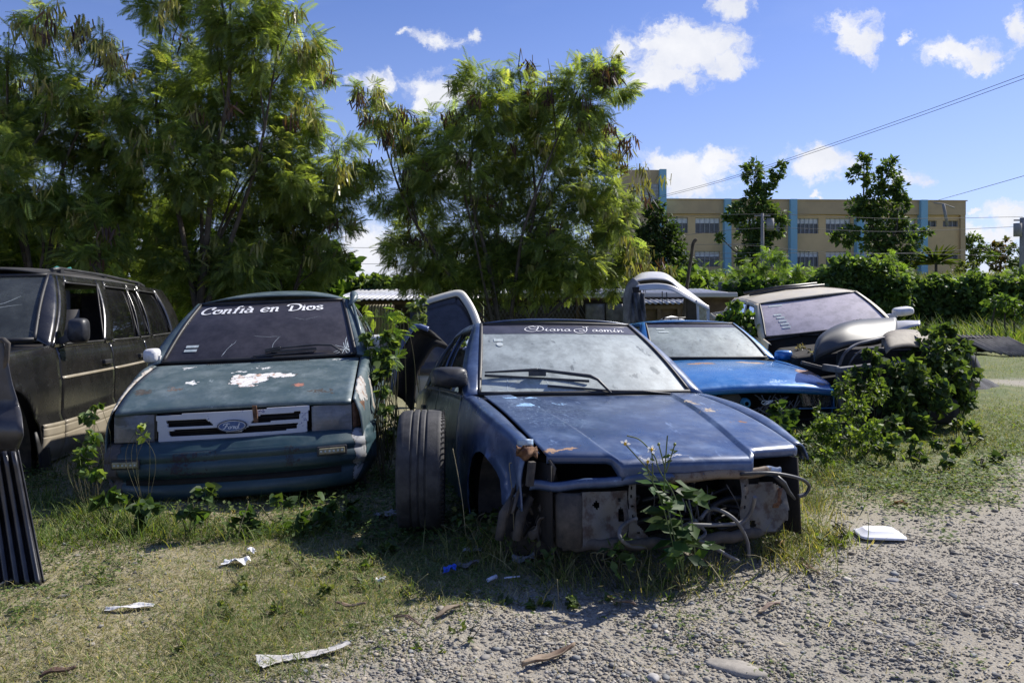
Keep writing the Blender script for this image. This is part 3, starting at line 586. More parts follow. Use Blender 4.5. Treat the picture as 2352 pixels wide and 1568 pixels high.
# ================================================================ NAVY SEDAN
def npaint(n,patches=(),**k): return paint(n,(.030,.054,.125),(.048,.084,.175),.34,.15,patches,dust=.9,dust_sheen_c=(.17,.24,.37),coat=.35,**k)  # dust colour also carries a painted bluish sheen
LB=(.26,.45,.68)
m_nb=npaint('dark_navy_paint'); m_nh=npaint('navy_hood_paint',[(-.52,1.20,.07,.03,LB,LB),(-.40,1.22,.045,.025,LB,LB),(-.50,.95,.055,.03,LB,LB),(-.28,1.02,.035,.015,LB,LB),(.50,.95,.022,.07,(.42,.36,.28),(.2,.1,.06)),(.47,.74,.02,.06,(.42,.36,.28),(.2,.1,.06)),(.54,.52,.035,.02,(.20,.09,.055),(.14,.07,.045)),(-.55,.17,.09,.02,(.35,.22,.14),(.2,.1,.05)),(-.1,.05,.12,.006,(.5,.5,.5),(.4,.4,.4))],crackle=(-.42,.85,.22,.42,(.22,.30,.42)),scr=.5)
m_nt=paint('dark_teal_door_paint',(.012,.028,.045),(.015,.050,.060),.30,.2,(),dust=.25,dust_sheen_c=(.07,.09,.10),coat=.5)
gl_n=glass('pale_dusty_glass',(.55,.66,.64),(.68,.76,.74),.62,.96,.12,(1,1,1),.35); gl_ns=glass('green_side_glass',(.25,.32,.28),(.10,.13,.12),.05,.30,.03)
def nyf(x):
    a=abs(x); return .0+.07*float(ss(.31,.36,a))+.05*max(0,(a-.36)/.25)
def nbulge(x,v):
    r=lerp(.315,.50,v); a=abs(x); return .015*float(ss(r-.004,r+.007,a))
def nlip(x): return .075 if abs(x)<.335 else .038
NPr=dict(hw=[(0,.66),(.1,.70),(.3,.74),(1.0,.80),(2.8,.80),(4.3,.72)],belt=[(0,.60),(.12,.625),(.6,.76),(1.3,.86),(2.2,.89),(3.3,.90),(4.3,.86)],rock=[(0,.30),(.6,.22),(1,.18),(3.4,.18),(4.3,.28)],
 hoodw=[(0,.60),(.12,.615),(.6,.645),(1.29,.665)],hoodz=[(-.02,.602),(.12,.632),(.4,.705),(.8,.79),(1.29,.865)],ws=(.675,1.385,.885,.533,2.05,1.345,.10),roofend=(3.15,1.33,.52),cbase=3.60,rearbase=3.65,
 yE=4.35,yF=.0,cowl=1.285,crown=.05,arches=[(.72,.28,.33),(3.45,.28,.33)],cutfront=(.42,.40),panels=[('front_fender',.18,1.42),('front_door',1.427,2.42),('rear_door',2.427,3.25),('rear_quarter_panel',3.257,4.35)],trunk=3.70,
 pil=[(0,.03,'p'),(.03,.455,'w'),(.455,.485,'p'),(.485,.82,'w'),(.82,1,'p')],pm={'front_door':m_nt,'rear_door':m_nt},hoodfront=nyf,hoodbulge=nbulge,crease=lambda v:lerp(.315,.50,v),hoodcrown=.012,lip=nlip,hoodn=100,
 dent=(-1,[(.42,.55,.20,.05),(.30,.45,.14,.06)]))
nr,nWS,nhood,nd=car('parked_sedan','dark navy blue sedan wreck with missing bumper and headlights and cursive windscreen writing','car',NPr,(.782,3.445,-.113),(-5.82,.96,13.09),dict(body=m_nb,hood=m_nh,glass=gl_n,side=gl_ns),None)
mb=MB(); letter2(mb,'Diana Jasmín',SL,.275,.905,.862,.952,lambda u,v,o:nWS(u,v-.012*(u-.3),o),.075,.7,.16); mb.build('windshield_lettering',M['vinyl'],nd['wso'])
mb=MB(); mb.grid(lambda u,v:nWS(u,lerp(.82,.985,v),.002),20,3); mb.build('windshield_sun_strip',glass('tinted_top_strip',(.12,.12,.16),(.16,.16,.21),.5,.8,.1),nd['wso'])
cracks(nd['wso'],nWS,(.30,.18),8,.14,4,.0014); cracks(nd['wso'],nWS,(.5,.6),3,.5,15,.0007); cracks(nd['wso'],nWS,(.12,.05),5,.10,18,.002)
mb=MB()
for k in range(24): 
    a=2*math.pi*k/24
mb.prism([(.10+.018*math.cos(2*math.pi*k/20),.64+.030*math.sin(2*math.pi*k/20)) for k in range(20)],lambda u,v,d:nWS(u,v,.003+d),.001); mb.grid(lambda u,v:nWS(lerp(.07,.12,u),lerp(.69,.73,v),.003),1,1); mb.build('inspection_sticker',M['sticker'],nd['wso'])
mb=MB(); mb.tube([nWS(.58,-.03,.02),nWS(.53,.08,.05),nWS(.50,.12,.05),nWS(.26,.20,.05)],[.008,.010,.013,.010],6); mb.tube([nWS(.26,.20,.05),nWS(.02,.205,.03)],[.012,.006],5)
mb.bar(nWS(.02,.19,.016),nWS(.50,.115,.016),.010,.016); mb.bar(nWS(.22,.185,.03),nWS(.30,.185,.03),.035,.03); mb.build('wiper',M['plastic'],nr,bevel=.003)
mb=MB(); mb.tube([nWS(.98,-.06,.01),nWS(.74,-.005,.015),nWS(.60,.0,.015),nWS(.30,.07,.012)],.007,5); mb.build('wiper',M['plastic'],nr)
c=AT(nr,1027,866,1.52); mirror_part(nr,(c.x+.01,1.47,c.z),(.215,.15,.125),M['plastic'],-1,(-.74,1.58,.90))
# bare front end
def pt(px,py,y): return AT(nr,px,py,y)
mb=MB(); a=[pt(1216,1112,.16),pt(1300,1114,.08),pt(1440,1100,.02),pt(1600,1092,.01),pt(1740,1082,.03),pt(1790,1080,.10)]
P_=catm(a,6)
mb.grid(lambda u,v:P_[int(round(u*(len(P_)-1)))]+Vector((0,(-.004,-.012,-.010,.004)[int(round(v*3))],(.016,.012,-.012,-.022)[int(round(v*3))]+.004*math.sin(u*31))),len(P_)-1,3)
mb.build('radiator_support_rail',npaint('rail_blue_paint',[(.2,0,.3,.05,(.20,.16,.12),(.1,.06,.04))]),nr,thick=.01)
mb=MB(); a=catm([pt(1292,1252,.12),pt(1400,1250,.04),pt(1560,1246,.02),pt(1700,1228,.05),pt(1790,1205,.16)],6)
mb.tube([p+Vector((0,0,.006*math.sin(i*2.1))) for i,p in enumerate(a)],.026,8)
mb.build('lower_crossmember',M['inner'],nr)
holes=lambda *h:h
def plate(name,poly,y,mat,hs=(),th=.004):
    m=MB(); pp=[pt(px,py,y) for px,py in poly]; hh_=[[ (pt(px,py,y).x,pt(px,py,y).z) for px,py in h] for h in hs]
    holed(m,[(p.x,p.z) for p in pp],hh_,lambda x,z,d:(x,y+.012*math.sin(x*40)*math.sin(z*31)+d,z),th); return m.build(name,mat,nr,thick=th)
def ph(cx,cy,rx,ry,n=14): return [(cx+rx*math.cos(2*math.pi*k/n),cy+ry*math.sin(2*math.pi*k/n)) for k in range(n)]
plate('headlight_panel',[(1339,1132),(1442,1126),(1442,1262),(1339,1256)],.05,M['whiterust'],[ph(1370,1160,9,11,4),ph(1424,1147,5,6),ph(1426,1182,7,17)])
plate('headlight_panel',[(1716,1112),(1772,1106),(1808,1128),(1808,1190),(1780,1218),(1716,1226)],.07,M['whiterust'],[ph(1727,1207,8,14),ph(1790,1150,6,10)])
mb=MB(); mb.lathe([(0,.03),(.0,.07),(.215,.07),(.23,.05)],pt(1311,1250,.12),(0,-.05,1),20); mb.build('washer_bottle',M['inner'],nr)
plate('perforated_strut',[(1444,1104),(1460,1104),(1462,1200),(1490,1235),(1484,1246),(1462,1240),(1462,1262),(1444,1262)],.035,M['whiterust'],[ph(1452,1120,3,3),ph(1452,1140,3,3),ph(1453,1162,3,3),ph(1454,1185,3,3),ph(1466,1222,3,3)])
plate('radiator_strut',[(1700,1095),(1718,1093),(1722,1232),(1704,1236)],.05,M['whiterust'],[ph(1710,1115,3,3),ph(1711,1140,3,3),ph(1711,1165,3,3)])
mb=MB(); mb.grid(lambda u,v:pt(lerp(1765,1800,u),lerp(1120,1165,v),.10-.03*math.sin(3*u)),3,4); mb.build('rusty_bracket',M['rust'],nr,thick=.012)
mb=MB(); a=catm([pt(1700,1088,-.03),pt(1770,1086,-.05),pt(1835,1098,-.02),pt(1858,1114,.02),pt(1852,1132,.03),pt(1832,1140,.03)],6)
mb.tube(a,[.008]*(len(a)-6)+[.010]*6,7); mb.tube([pt(1780,1092,.0),pt(1800,1110,.02),pt(1812,1130,.03),pt(1826,1146,.03)],[.012,.014,.010,.006],6); mb.build('bumper_bracket',M['plastic'],nr)
mb=MB(); mb.bar(pt(1222,1060,.12),pt(1216,1115,.14),.03,.02); mb.bar(pt(1268,1060,.14),pt(1262,1110,.14),.02,.02); mb.tube([pt(1262,1056,.12),pt(1274,1075,.10),pt(1268,1108,.13)],.008,6); mb.build('headlight_bracket',M['inner'],nr)
mb=MB(); rr=random.Random(4)
mb.grid(lambda u,v:pt(1186+48*u,1022+30*v+6*math.sin(u*9+v*4),.16-.05*math.sin(u*3.1)*math.sin(v*3)+.012*math.sin(u*23+v*17)),12,8); mb.build('rusted_fender_tip',M['rust'],nr,thick=.006)
mb=MB(); mb.grid(lambda u,v:pt(1188+36*u,1008+14*v,.15-.03*math.sin(u*3.1)),6,3); mb.build('torn_fender_edge',plain('bare_light_blue_metal',LB,(.3,.3,.32),.4),nr,thick=.004)
mb=MB(); rr=random.Random(31)
for k in range(16):
    px=rr.uniform(1180,1290); py=rr.uniform(1105,1235); y0=rr.uniform(.16,.34); a=pt(px,py,y0); L2=rr.uniform(.05,.14); a2=a+Vector((rr.uniform(-.05,.05),rr.uniform(-.02,.05),-L2)); w2=rr.uniform(.01,.035); tw=rr.uniform(-1,1)
    mb.grid(lambda u,v:a.lerp(a2,v)+Vector(((u-.5)*w2*math.cos(tw*v*2),(u-.5)*w2*math.sin(tw*v*2)+.012*math.sin(v*5),0)),3,6)
mb.build('torn_sheet_metal',M['inner'],nr,thick=.003)
mb=MB()
for k in range(14):
    px=rr.uniform(1480,1690); p=pt(px,rr.uniform(1105,1130),rr.uniform(.06,.2)); q=pt(px+rr.uniform(-40,40),rr.uniform(1170,1240),rr.uniform(.05,.25)); mb.tube(catm([p,(p+q)/2+Vector((rr.uniform(-.05,.05),rr.uniform(-.03,.03),rr.uniform(-.03,.02))),q],5),rr.uniform(.002,.005),5)
mb.build('hanging_wire',M['hose'],nr)
# inside of the engine bay
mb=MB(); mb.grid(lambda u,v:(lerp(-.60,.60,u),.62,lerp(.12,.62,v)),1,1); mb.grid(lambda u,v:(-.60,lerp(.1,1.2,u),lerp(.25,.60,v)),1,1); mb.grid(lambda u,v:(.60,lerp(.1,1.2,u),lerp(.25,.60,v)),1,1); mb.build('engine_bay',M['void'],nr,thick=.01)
mb=MB(); rr=random.Random(9)
for k in range(20):
    p=Vector((rr.uniform(-.52,.5),rr.uniform(.2,.5),rr.uniform(.30,.52))); pts=[p]
    for j in range(4): p=p+Vector((rr.uniform(-.16,.16),rr.uniform(-.05,.05),rr.uniform(-.08,.05))); pts.append(p)
    mb.tube(catm(pts,4),rr.uniform(.006,.018),6)
mb.build('engine_bay_hose',M['plastic'],nr)
for pts_ in ([(1462,1190),(1440,1200),(1424,1215),(1428,1240),(1460,1256),(1520,1250),(1600,1240),(1680,1280),(1700,1290)],[(1600,1195),(1565,1210),(1560,1228),(1590,1240),(1618,1228),(1612,1212),(1585,1205),(1640,1205),(1700,1200),(1725,1175),(1734,1140)],[(1610,1190),(1625,1172),(1650,1170),(1690,1195),(1715,1240),(1720,1280)]):
    mb=MB(); n_=len(pts_); mb.tube(catm([pt(px,py,-.03+.05*math.sin(i*1.7)) for i,(px,py) in enumerate(pts_)],6),.0085,7); mb.build('loose_hose',M['hose'],nr)
for px,y0 in ((1150,.30),(1190,.25)):
    mb=MB(); mb.tube([pt(px+30,1140,y0),pt(px+8,1180,y0),pt(px-4,1240,y0)],[.018,.025,.02],7); mb.tube([pt(px+90,1190,y0+.1),pt(px+30,1230,y0)],.022,6); mb.build('control_arm',M['inner'],nr)
# ================================================================ BRIGHT BLUE CAR
m_bb=paint('bright_blue_paint',(.020,.15,.42),(.030,.20,.50),.30,.2,[(.30,.98,.15,.06,(.40,.30,.22),(.22,.13,.09)),(.66,.50,.10,.12,(.24,.13,.09),(.40,.34,.30)),(-.25,.92,.14,.06,(.30,.18,.12),(.22,.12,.08)),(.62,.14,.05,.03,(.35,.28,.22),(.2,.1,.06)),(-.1,.50,.05,.03,(.06,.2,.45),(.25,.35,.5)),(.2,.12,.12,.008,(.35,.5,.65),(.1,.3,.6))],dust=.2,dust_sheen_c=(.25,.35,.45),coat=.6,scr=.35)
gl_b=glass('grey_green_dusty_glass',(.5,.58,.55),(.62,.70,.66),.6,.96,.12,(1,1,1),.3)
BPr=dict(hw=[(0,.66),(.1,.72),(.35,.765),(1.0,.80),(2.8,.80),(4.0,.74)],belt=[(0,.62),(.12,.665),(.6,.79),(1.3,.885),(2.2,.90),(3.2,.91),(4.0,.88)],rock=[(0,.34),(.6,.24),(1,.20),(3.2,.20),(4.0,.3)],
 hoodw=[(0,.67),(.12,.70),(.6,.70),(1.27,.675)],hoodz=[(0,.655),(.06,.68),(.2,.735),(.6,.82),(1.27,.89)],ws=(.645,1.335,.93,.52,1.965,1.305,.09),roofend=(3.0,1.29,.50),cbase=3.4,rearbase=3.45,
 yE=4.0,yF=.04,cowl=1.27,crown=.035,arches=[(.70,.28,.32),(3.15,.28,.32)],panels=[('front_fender',.16,1.32),('front_door',1.327,2.3),('rear_door',2.307,3.0),('rear_quarter_panel',3.007,4.0)],trunk=3.5,
 pil=[(0,.035,'p'),(.035,.47,'w'),(.47,.50,'p'),(.50,.85,'w'),(.85,1,'p')],hoodcrown=.035,lip=.06)
br,bWS,bhood,bd=car('parked_sedan','bright blue car with rust patches on its hood, parked behind the navy sedan','car',BPr,(2.303,7.204,-.304),(-2.89,.27,7.32),dict(body=m_bb,glass=gl_b),None)
cracks(bd['wso'],bWS,(.45,.55),4,.25,2,.0013)
mb=MB(); mb.grid(lambda u,v:bWS(lerp(.10,.20,u),lerp(.68,.72,v),.004),1,1); mb.grid(lambda u,v:bWS(lerp(.09,.17,u),lerp(.78,.82,v),.004),1,1); mb.build('inspection_sticker',M['sticker'],bd['wso'])
mb=MB(); mb.grid(lambda u,v:bWS(u,lerp(.86,.985,v),.002),20,3); mb.build('windshield_sun_strip',MC.get('x') or bpy.data.materials['tinted_top_strip'],bd['wso'])
mirror_part(br,(.86,1.36,.95),(.17,.13,.115),m_bb,1,(.73,1.45,.91))
mb=MB(); x0,x1,z0,z1=.37,.735,.505,.645
def bh(u,v):
    x=lerp(x0+.03*(1-v),x1,u); return (x,.085+.08*u*u*u,lerp(z0,z1+.0*u,v)*(1)+.018*u*(v-.2))
mb.grid(bh,14,8); o=mb.build('headlight',glass('clear_scratched_lens',(.6,.6,.6),(.22,.22,.21),.25,.6,.05),br,thick=.008)
mb=MB()
for q in range(3): mb.tube([(.455+(.03+.014*q)*math.cos(a),.10,.575+(.03+.014*q)*math.sin(a)) for a in [k*2*math.pi/20 for k in range(21)]],.004,5,cap=False)
mb.lathe([(0,.0),(0,.05),(.03,.02)],(.60,.12,.585),(0,1,0),16); mb.grid(lambda u,v:(lerp(x0+.01,x1-.02,u),.15+.07*u*u*u,lerp(z0,z1,v)),6,3); mb.build('reflector',M['inner'],o)
mb=MB(); mb.box((.735,.22,.575),(.012,.18,.15)); mb.box((.56,.12,.492),(.38,.05,.012)); mb.build('headlight_surround',m_bb,br,bevel=.004)
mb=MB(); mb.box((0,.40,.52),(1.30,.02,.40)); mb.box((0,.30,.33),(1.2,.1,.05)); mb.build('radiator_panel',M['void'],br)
mb=MB(); mb.lathe([(0,.0),(0,.10),(.04,.11),(.10,.10)],(-.28,.10,.56),(0,1,0),24); mb.build('cooling_fan_drum',plain('dusty_brown_drum',(.10,.085,.06),(.06,.05,.04),.8),br)
mb=MB(); mb.lathe([(0,.02),(0,.035),(.03,.035),(.03,.05),(.06,.05)],(-.15,.06,.545),(0,1,0),18); mb.build('blue_cap',plain('blue_plastic_cap',(.05,.22,.34),None,.5),br)
mb=MB(); rr=random.Random(21)
for k in range(26):
    p=Vector((rr.uniform(-.1,.38),rr.uniform(.05,.12),rr.uniform(.50,.64))); q=Vector((rr.uniform(-.12,.36),rr.uniform(.05,.15),rr.uniform(.22,.48))); mb.tube(catm([p,(p+q)/2+Vector((rr.uniform(-.07,.07),0,rr.uniform(-.03,.03))),q],6),rr.uniform(.003,.007),5)
mb.build('loose_wire',M['hose'],br)
mb=MB(); 
for k in range(3): mb.tube([(.02+.035*math.cos(a)+.02*k,.05,.555+.018*math.sin(a*1.0+k)) for a in [j*2*math.pi/12 for j in range(13)]],.003,5,cap=False)
mb.build('white_cord',M['vinyl'],br)
# ================================================================ BLACK ESTATE (left)
m_sb=paint('worn_black_paint',(.010,.0098,.010),(.018,.017,.016),.24,.0,(),dust=.18,dust_sheen_c=(.075,.07,.065),coat=.7,scr=.5)
m_sr=paint('chalky_black_roof',(.030,.029,.029),(.05,.048,.046),.6,0,(),dust=.4,dust_sheen_c=(.09,.085,.08),coat=.0,scr=.1)
m_be=paint('beige_sill_paint',(.30,.26,.19),(.36,.32,.25),.45,.1,(),dust=.3,dust_sheen_c=(.22,.2,.16),coat=.3)
gl_s=glass('grey_cracked_glass',(.42,.48,.46),(.14,.16,.155),.30,.62,.06); gl_ss=glass('black_tinted_glass',(.06,.06,.07),(.07,.07,.08),.02,.22,.015)
SPf=spl([(0,.955),(.1,.99),(.33,1.0),(.36,.985),(.7,.995),(.74,.985),(.9,.975),(1,.95)])
SPr=dict(hw=[(0,.80),(.2,.83),(.5,.845),(3.6,.85),(4.5,.80)],belt=[(0,.88),(.5,.96),(1.06,.995),(2.5,1.02),(4.5,1.09)],rock=[(0,.38),(.5,.34),(1.05,.30),(3.2,.38),(4.5,.45)],
 hoodw=[(0,.76),(1.0,.76)],hoodz=[(0,.90),(.3,.96),(1.0,1.0)],ws=(.70,1.02,1.05,.595,1.50,1.495,.07),roofend=(4.05,1.51,.645),cbase=4.22,rearbase=4.35,
 yE=4.45,yF=.05,cowl=.98,crown=.105,arches=[(.30,.36,.42),(3.55,.42,.38)],panels=[('front_fender',.08,1.05),('front_door',1.062,2.02),('rear_door',2.03,2.85),('rear_quarter_panel',2.858,4.45)],
 pil=[(0,.045,'p'),(.045,.285,'o'),(.285,.345,'p'),(.345,.545,'w'),(.545,.56,'p'),(.56,.64,'w'),(.64,.665,'p'),(.665,.86,'w'),(.86,1,'p')],prof=SPf,hoodcrown=.03,tworow=.95)
sr_,sWS,shood,sd=car('parked_suv','black four wheel drive estate car with beige lower doors, cracked windscreen and open front window','car',SPr,(-4.08,4.515,-.281),(-2.39,-1.8,8.46),dict(body=m_sb,roof=m_sr,glass=gl_s,side=gl_ss,dash=plain('beige_dashboard',(.30,.27,.21),(.2,.18,.15),.8)),None)
cracks(sd['wso'],sWS,(.62,.28),14,.36,6,.0022)
for (y0,y1) in ((.74,1.05),(1.06,2.02),(2.03,2.85),(2.86,3.15)):
    mb=MB(); sf=sd['side']
    def cl(u,v,y0=y0,y1=y1):
        p=sf(1,lerp(y0,y1,u),v*.345-.02); k=.014+(.004 if (v*9)%1<.12 and v>.45 else 0)*-1.5; p.x+=k; return p
    mb.grid(cl,max(3,int((y1-y0)*16)),40); mb.build('beige_cladding',m_be,sr_,thick=.006)
mb=MB()
for (y0,y1) in ((1.07,2.01),(2.04,2.84),(2.87,4.2)):
    mb.grid(lambda u,v:sd['side'](1,lerp(y0,y1,u),lerp(.705,.73,v))+Vector((.006,0,0)),10,1)
mb.build('beige_pinstripe',m_be,sr_,thick=.003)
mb=MB()
for x in (-.52,.52):
    mb.tube([(x,1.75,1.555),(x,1.9,1.575),(x,2.8,1.585),(x,3.7,1.575),(x,3.9,1.55)],.014,6)
    for y in (1.9,2.8,3.7): mb.bar((x,y,1.53),(x,y,1.57),.03,.06)
mb.build('roof_rack',M['plastic'],sr_)
mirror_part(sr_,(.905,1.16,1.10),(.125,.09,.165),M['plastic'],1,(.80,1.16,1.03))
sr_.scale=(1.15,1.15,1.15)
mb=MB(); mb.grid(lambda u,v:(.84+.02*math.sin(v*3),lerp(.66,.82,u)+.05*v,lerp(.50,-.02,v)),4,8); mb.build('mud_flap',M['black'],sr_,thick=.008)
mb=MB(); mb.tube([(.70,1.0,.20),(.70,1.9,.19)],.06,10); mb.bar((.4,1.3,.22),(.4,3.0,.25),.1,.1); mb.build('chassis_rail',M['inner'],sr_)
mb=MB(); mb.tube([(.40,2.02,1.575),(.44,2.05,1.60),(.48,2.1,1.585),(.52,2.1,1.595)],.008,6); mb.build('turquoise_tie',plain('turquoise_cloth',(.05,.28,.26),None,.8),sr_)
# ================================================================ TAN VAN, right background
m_tb=paint('sun_bleached_tan_paint',(.50,.44,.33),(.56,.51,.40),.5,.0,(),dust=.2,dust_sheen_c=(.40,.36,.29),coat=.1)
gl_t=glass('purple_tint_sky_pale_glass',(.3,.26,.30),(.78,.70,.76),.90,.99,.10,(1.4,.2,.2))  # pale film colour stands in for sky reflection over the purple tint
TP=dict(hw=[(0,.70),(.3,.80),(3.6,.80),(4.4,.76)],belt=[(0,.42),(.4,.54),(1.25,.635),(4.4,.62)],rock=[(0,.10),(.6,.0),(4.4,-.25)],hoodw=[(0,.70),(1.0,.72)],hoodz=[(0,.44),(.4,.55),(1.25,.64)],
 ws=(.715,1.268,.659,.585,1.889,.973,.08),roofend=(3.2,.93,.58),cbase=3.5,rearbase=3.7,yE=4.3,yF=.05,cowl=1.23,crown=.04,arches=[(.55,.05,.30),(3.4,.0,.33)],panels=[('front_fender',.98,1.30),('front_door',1.307,2.0),('rear_door',2.007,2.9),('rear_quarter_panel',2.907,4.3)],
 pil=[(0,.05,'p'),(.05,.32,'w'),(.32,.37,'p'),(.37,.63,'w'),(.63,.68,'p'),(.68,.93,'w'),(.93,1,'p')],hoodcrown=.03,hood=False)
tr_,tWS,_,td=car('parked_minivan','tan van with purple windscreen paled for sky reflection and missing hood, half sunk in weeds','van',TP,(3.712,8.077,.07),(5.0,-7.44,-2.98),dict(body=m_tb,glass=gl_t,side=gl_ss),None)
mb=MB()
for k,(u,v) in enumerate(((.08,.86),(.10,.55),(.12,.46),(.13,.36),(.14,.27),(.145,.18))):
    mb.grid(lambda a,b:tWS(lerp(u,u+(.13 if k==0 else .07),a),lerp(v,v+.05,b),.004),1,1)
mb.build('inspection_sticker',M['sticker'],td['wso'])
mirror_part(tr_,(.93,1.36,.74),(.22,.14,.10),M['whiteplastic'],1,(.74,1.41,.70))
mb=MB(); mb.tube([tWS(.97,.0,.03),tWS(.90,.06,.03),tWS(.60,.04,.02)],.009,5); mb.build('wiper',M['plastic'],tr_)
for yb_ in (2.7,3.0): MB().tube([(-.5,yb_,1.01),(0,yb_,1.03),(.5,yb_,1.01)],.02,6).build('roof_bar',M['plastic'],tr_)
mb=MB(); mb.box((0,.8,.42),(1.3,.7,.25)); mb.box((0,.3,.30),(1.3,.1,.08)); mb.build('engine_block',M['void'],tr_,bevel=.04)
# ================================================================ GROUND
gb=spl([(-3,1.5),(-.9,2.4),(-.38,3.05),(.23,3.45),(1.37,3.8),(2.14,4.7),(3.6,5.5),(8,7.0),(30,12)])
def gz(x,y):
    x=np.asarray(x,float); y=np.asarray(y,float)
    dip=-.9*ss(11.5,13.5,y)*(1-ss(30,42,y))*(1-ss(5.4,7.4,x)); bank=2.7*ss(30,62,y)
    rut=.012*np.sin(x*2.1+y*1.3)+.010*np.sin(x*5.3-y*3.1+1)+.006*np.sin(x*11+y*9)
    return dip+bank+rut
def gz1(x,y): return float(gz(x,y))
def axis(c0,c1,st,far,k=1.16):
    a=list(np.arange(c0,c1,st)); b=[];d=st;p=c1
    while p<far: b.append(p); p+=d; d*=k
    lo=[];d=st;p=c0
    while p>-far: d*=k; p-=d; lo.append(p)
    return np.array(lo[::-1]+a+b)
xs=axis(-6,9,.09,900); ys=axis(1.2,13,.09,1400); ys=ys[ys>-60]
X,Yg=np.meshgrid(xs,ys); Z=gz(X,Yg)
gbv=np.vectorize(gb)(np.clip(xs,-3,30))[None,:]*np.ones_like(X)
def fbm(x,y,s=1.,seed=0):
    r=np.random.default_rng(seed); o=np.zeros_like(x)
    for i in range(5):
        for j in range(3):
            a=r.uniform(0,6.28); f=s*2**i*r.uniform(.7,1.3); o+=np.sin((x*np.cos(a)+y*np.sin(a))*f+r.uniform(0,6.28))*.5**i/3
    return o
def grav(x,y):
    b=np.interp(x,[-3,-.9,-.38,.23,1.37,2.14,3.6,8,30],[1.5,2.4,3.05,3.45,3.8,4.7,5.5,7.0,12]); n=fbm(x,y,2.2,3)
    g=1-ss(-.35,.55,y-b+n*.35); g2=1-ss(.8,1.15,np.sqrt(((x-10)/3.8)**2+((y-11.3)/.9)**2)+n*.12)
    return np.maximum(g,g2)
def green(x,y): return np.clip(ss(1.2,2.6,x)*ss(-.1,1.2,y-np.interp(x,[-3,-.9,-.38,.23,1.37,2.14,3.6,8,30],[1.5,2.4,3.05,3.45,3.8,4.7,5.5,7.0,12]))+ss(7,12,y),0,1)
gm=grav(X,Yg); gr_=green(X,Yg)
me=bpy.data.meshes.new('ground'); nX,nY=len(xs),len(ys); V=np.stack([X,Yg,Z],-1).reshape(-1,3)
idx=np.arange(nX*nY).reshape(nY,nX); F=np.stack([idx[:-1,:-1],idx[:-1,1:],idx[1:,1:],idx[1:,:-1]],-1).reshape(-1,4)
me.vertices.add(len(V)); me.vertices.foreach_set('co',V.ravel()); me.loops.add(F.size); me.loops.foreach_set('vertex_index',F.ravel().astype(np.int32)); me.polygons.add(len(F)); me.polygons.foreach_set('loop_start',np.arange(0,F.size,4,dtype=np.int32)); me.polygons.foreach_set('use_smooth',np.ones(len(F),bool))
at=me.color_attributes.new('Cover','FLOAT_COLOR','POINT'); cc_=np.ones((len(V),4),np.float32); cc_[:,0]=gm.ravel(); cc_[:,1]=gr_.ravel(); cc_[:,2]=0; at.data.foreach_set('color',cc_.ravel()); me.update(calc_edges=True)
t=NT('ground_soil'); a=t.n('ShaderNodeAttribute'); a.attribute_name='Cover'; se=t.n('ShaderNodeSeparateColor'); t.l(a.outputs['Color'],se.inputs[0])
O=t.tc.outputs['Object']
vo=t.n('ShaderNodeTexVoronoi'); vo.inputs['Scale'].default_value=95; vo.inputs['Randomness'].default_value=1; t.l(t.vec('MULTIPLY',O,(1,1,.3)),vo.inputs['Vector'])
vo2=t.n('ShaderNodeTexVoronoi'); vo2.inputs['Scale'].default_value=110; t.l(t.vec('MULTIPLY',O,(1,1,.3)),vo2.inputs['Vector'])
sc_=t.n('ShaderNodeSeparateColor'); t.l(vo.outputs['Color'],sc_.inputs[0])
stone=t.mix(sc_.outputs[0],(.14,.145,.15),(.46,.43,.37)); stone=t.mix(t.ramp(vo2.outputs['Distance'],.25,.6),stone,(.30,.27,.22)); stone=t.mix(t.ramp(vo.outputs['Distance'],.3,.62,0,.75),stone,(.33,.29,.22))
sand=t.mix(t.noise(120,4,.7),(.25,.225,.18),(.36,.33,.27)); 
gravc=t.mix(t.ramp(t.noise(1.3,6,.65),.42,.62,0,.9),stone,sand)
dry=t.mix(t.ramp(t.noise(2.6,8,.7),.35,.65),(.27,.24,.16),(.18,.165,.09)); dry=t.mix(t.ramp(t.noise(60,5,.7),.4,.7),dry,(.36,.31,.21))
grn=t.mix(t.ramp(t.noise(3.0,8,.7),.35,.65),(.075,.105,.030),(.17,.165,.065)); grn=t.mix(t.ramp(t.noise(90,4,.7),.4,.7),grn,(.12,.16,.045))
cA=t.mix(se.outputs[1],dry,grn); t.col(t.mix(se.outputs[0],cA,gravc)); t.b.inputs['Roughness'].default_value=.95
hgt=t.math('ADD',t.math('MULTIPLY',t.math('SUBTRACT',1.,vo.outputs['Distance']),.6),t.noise(70,6,.7)); t.bump(hgt,.7,.008)
me.materials.append(t.m); go=bpy.data.objects.new('ground',me); C.objects.link(go); go['kind']='structure'
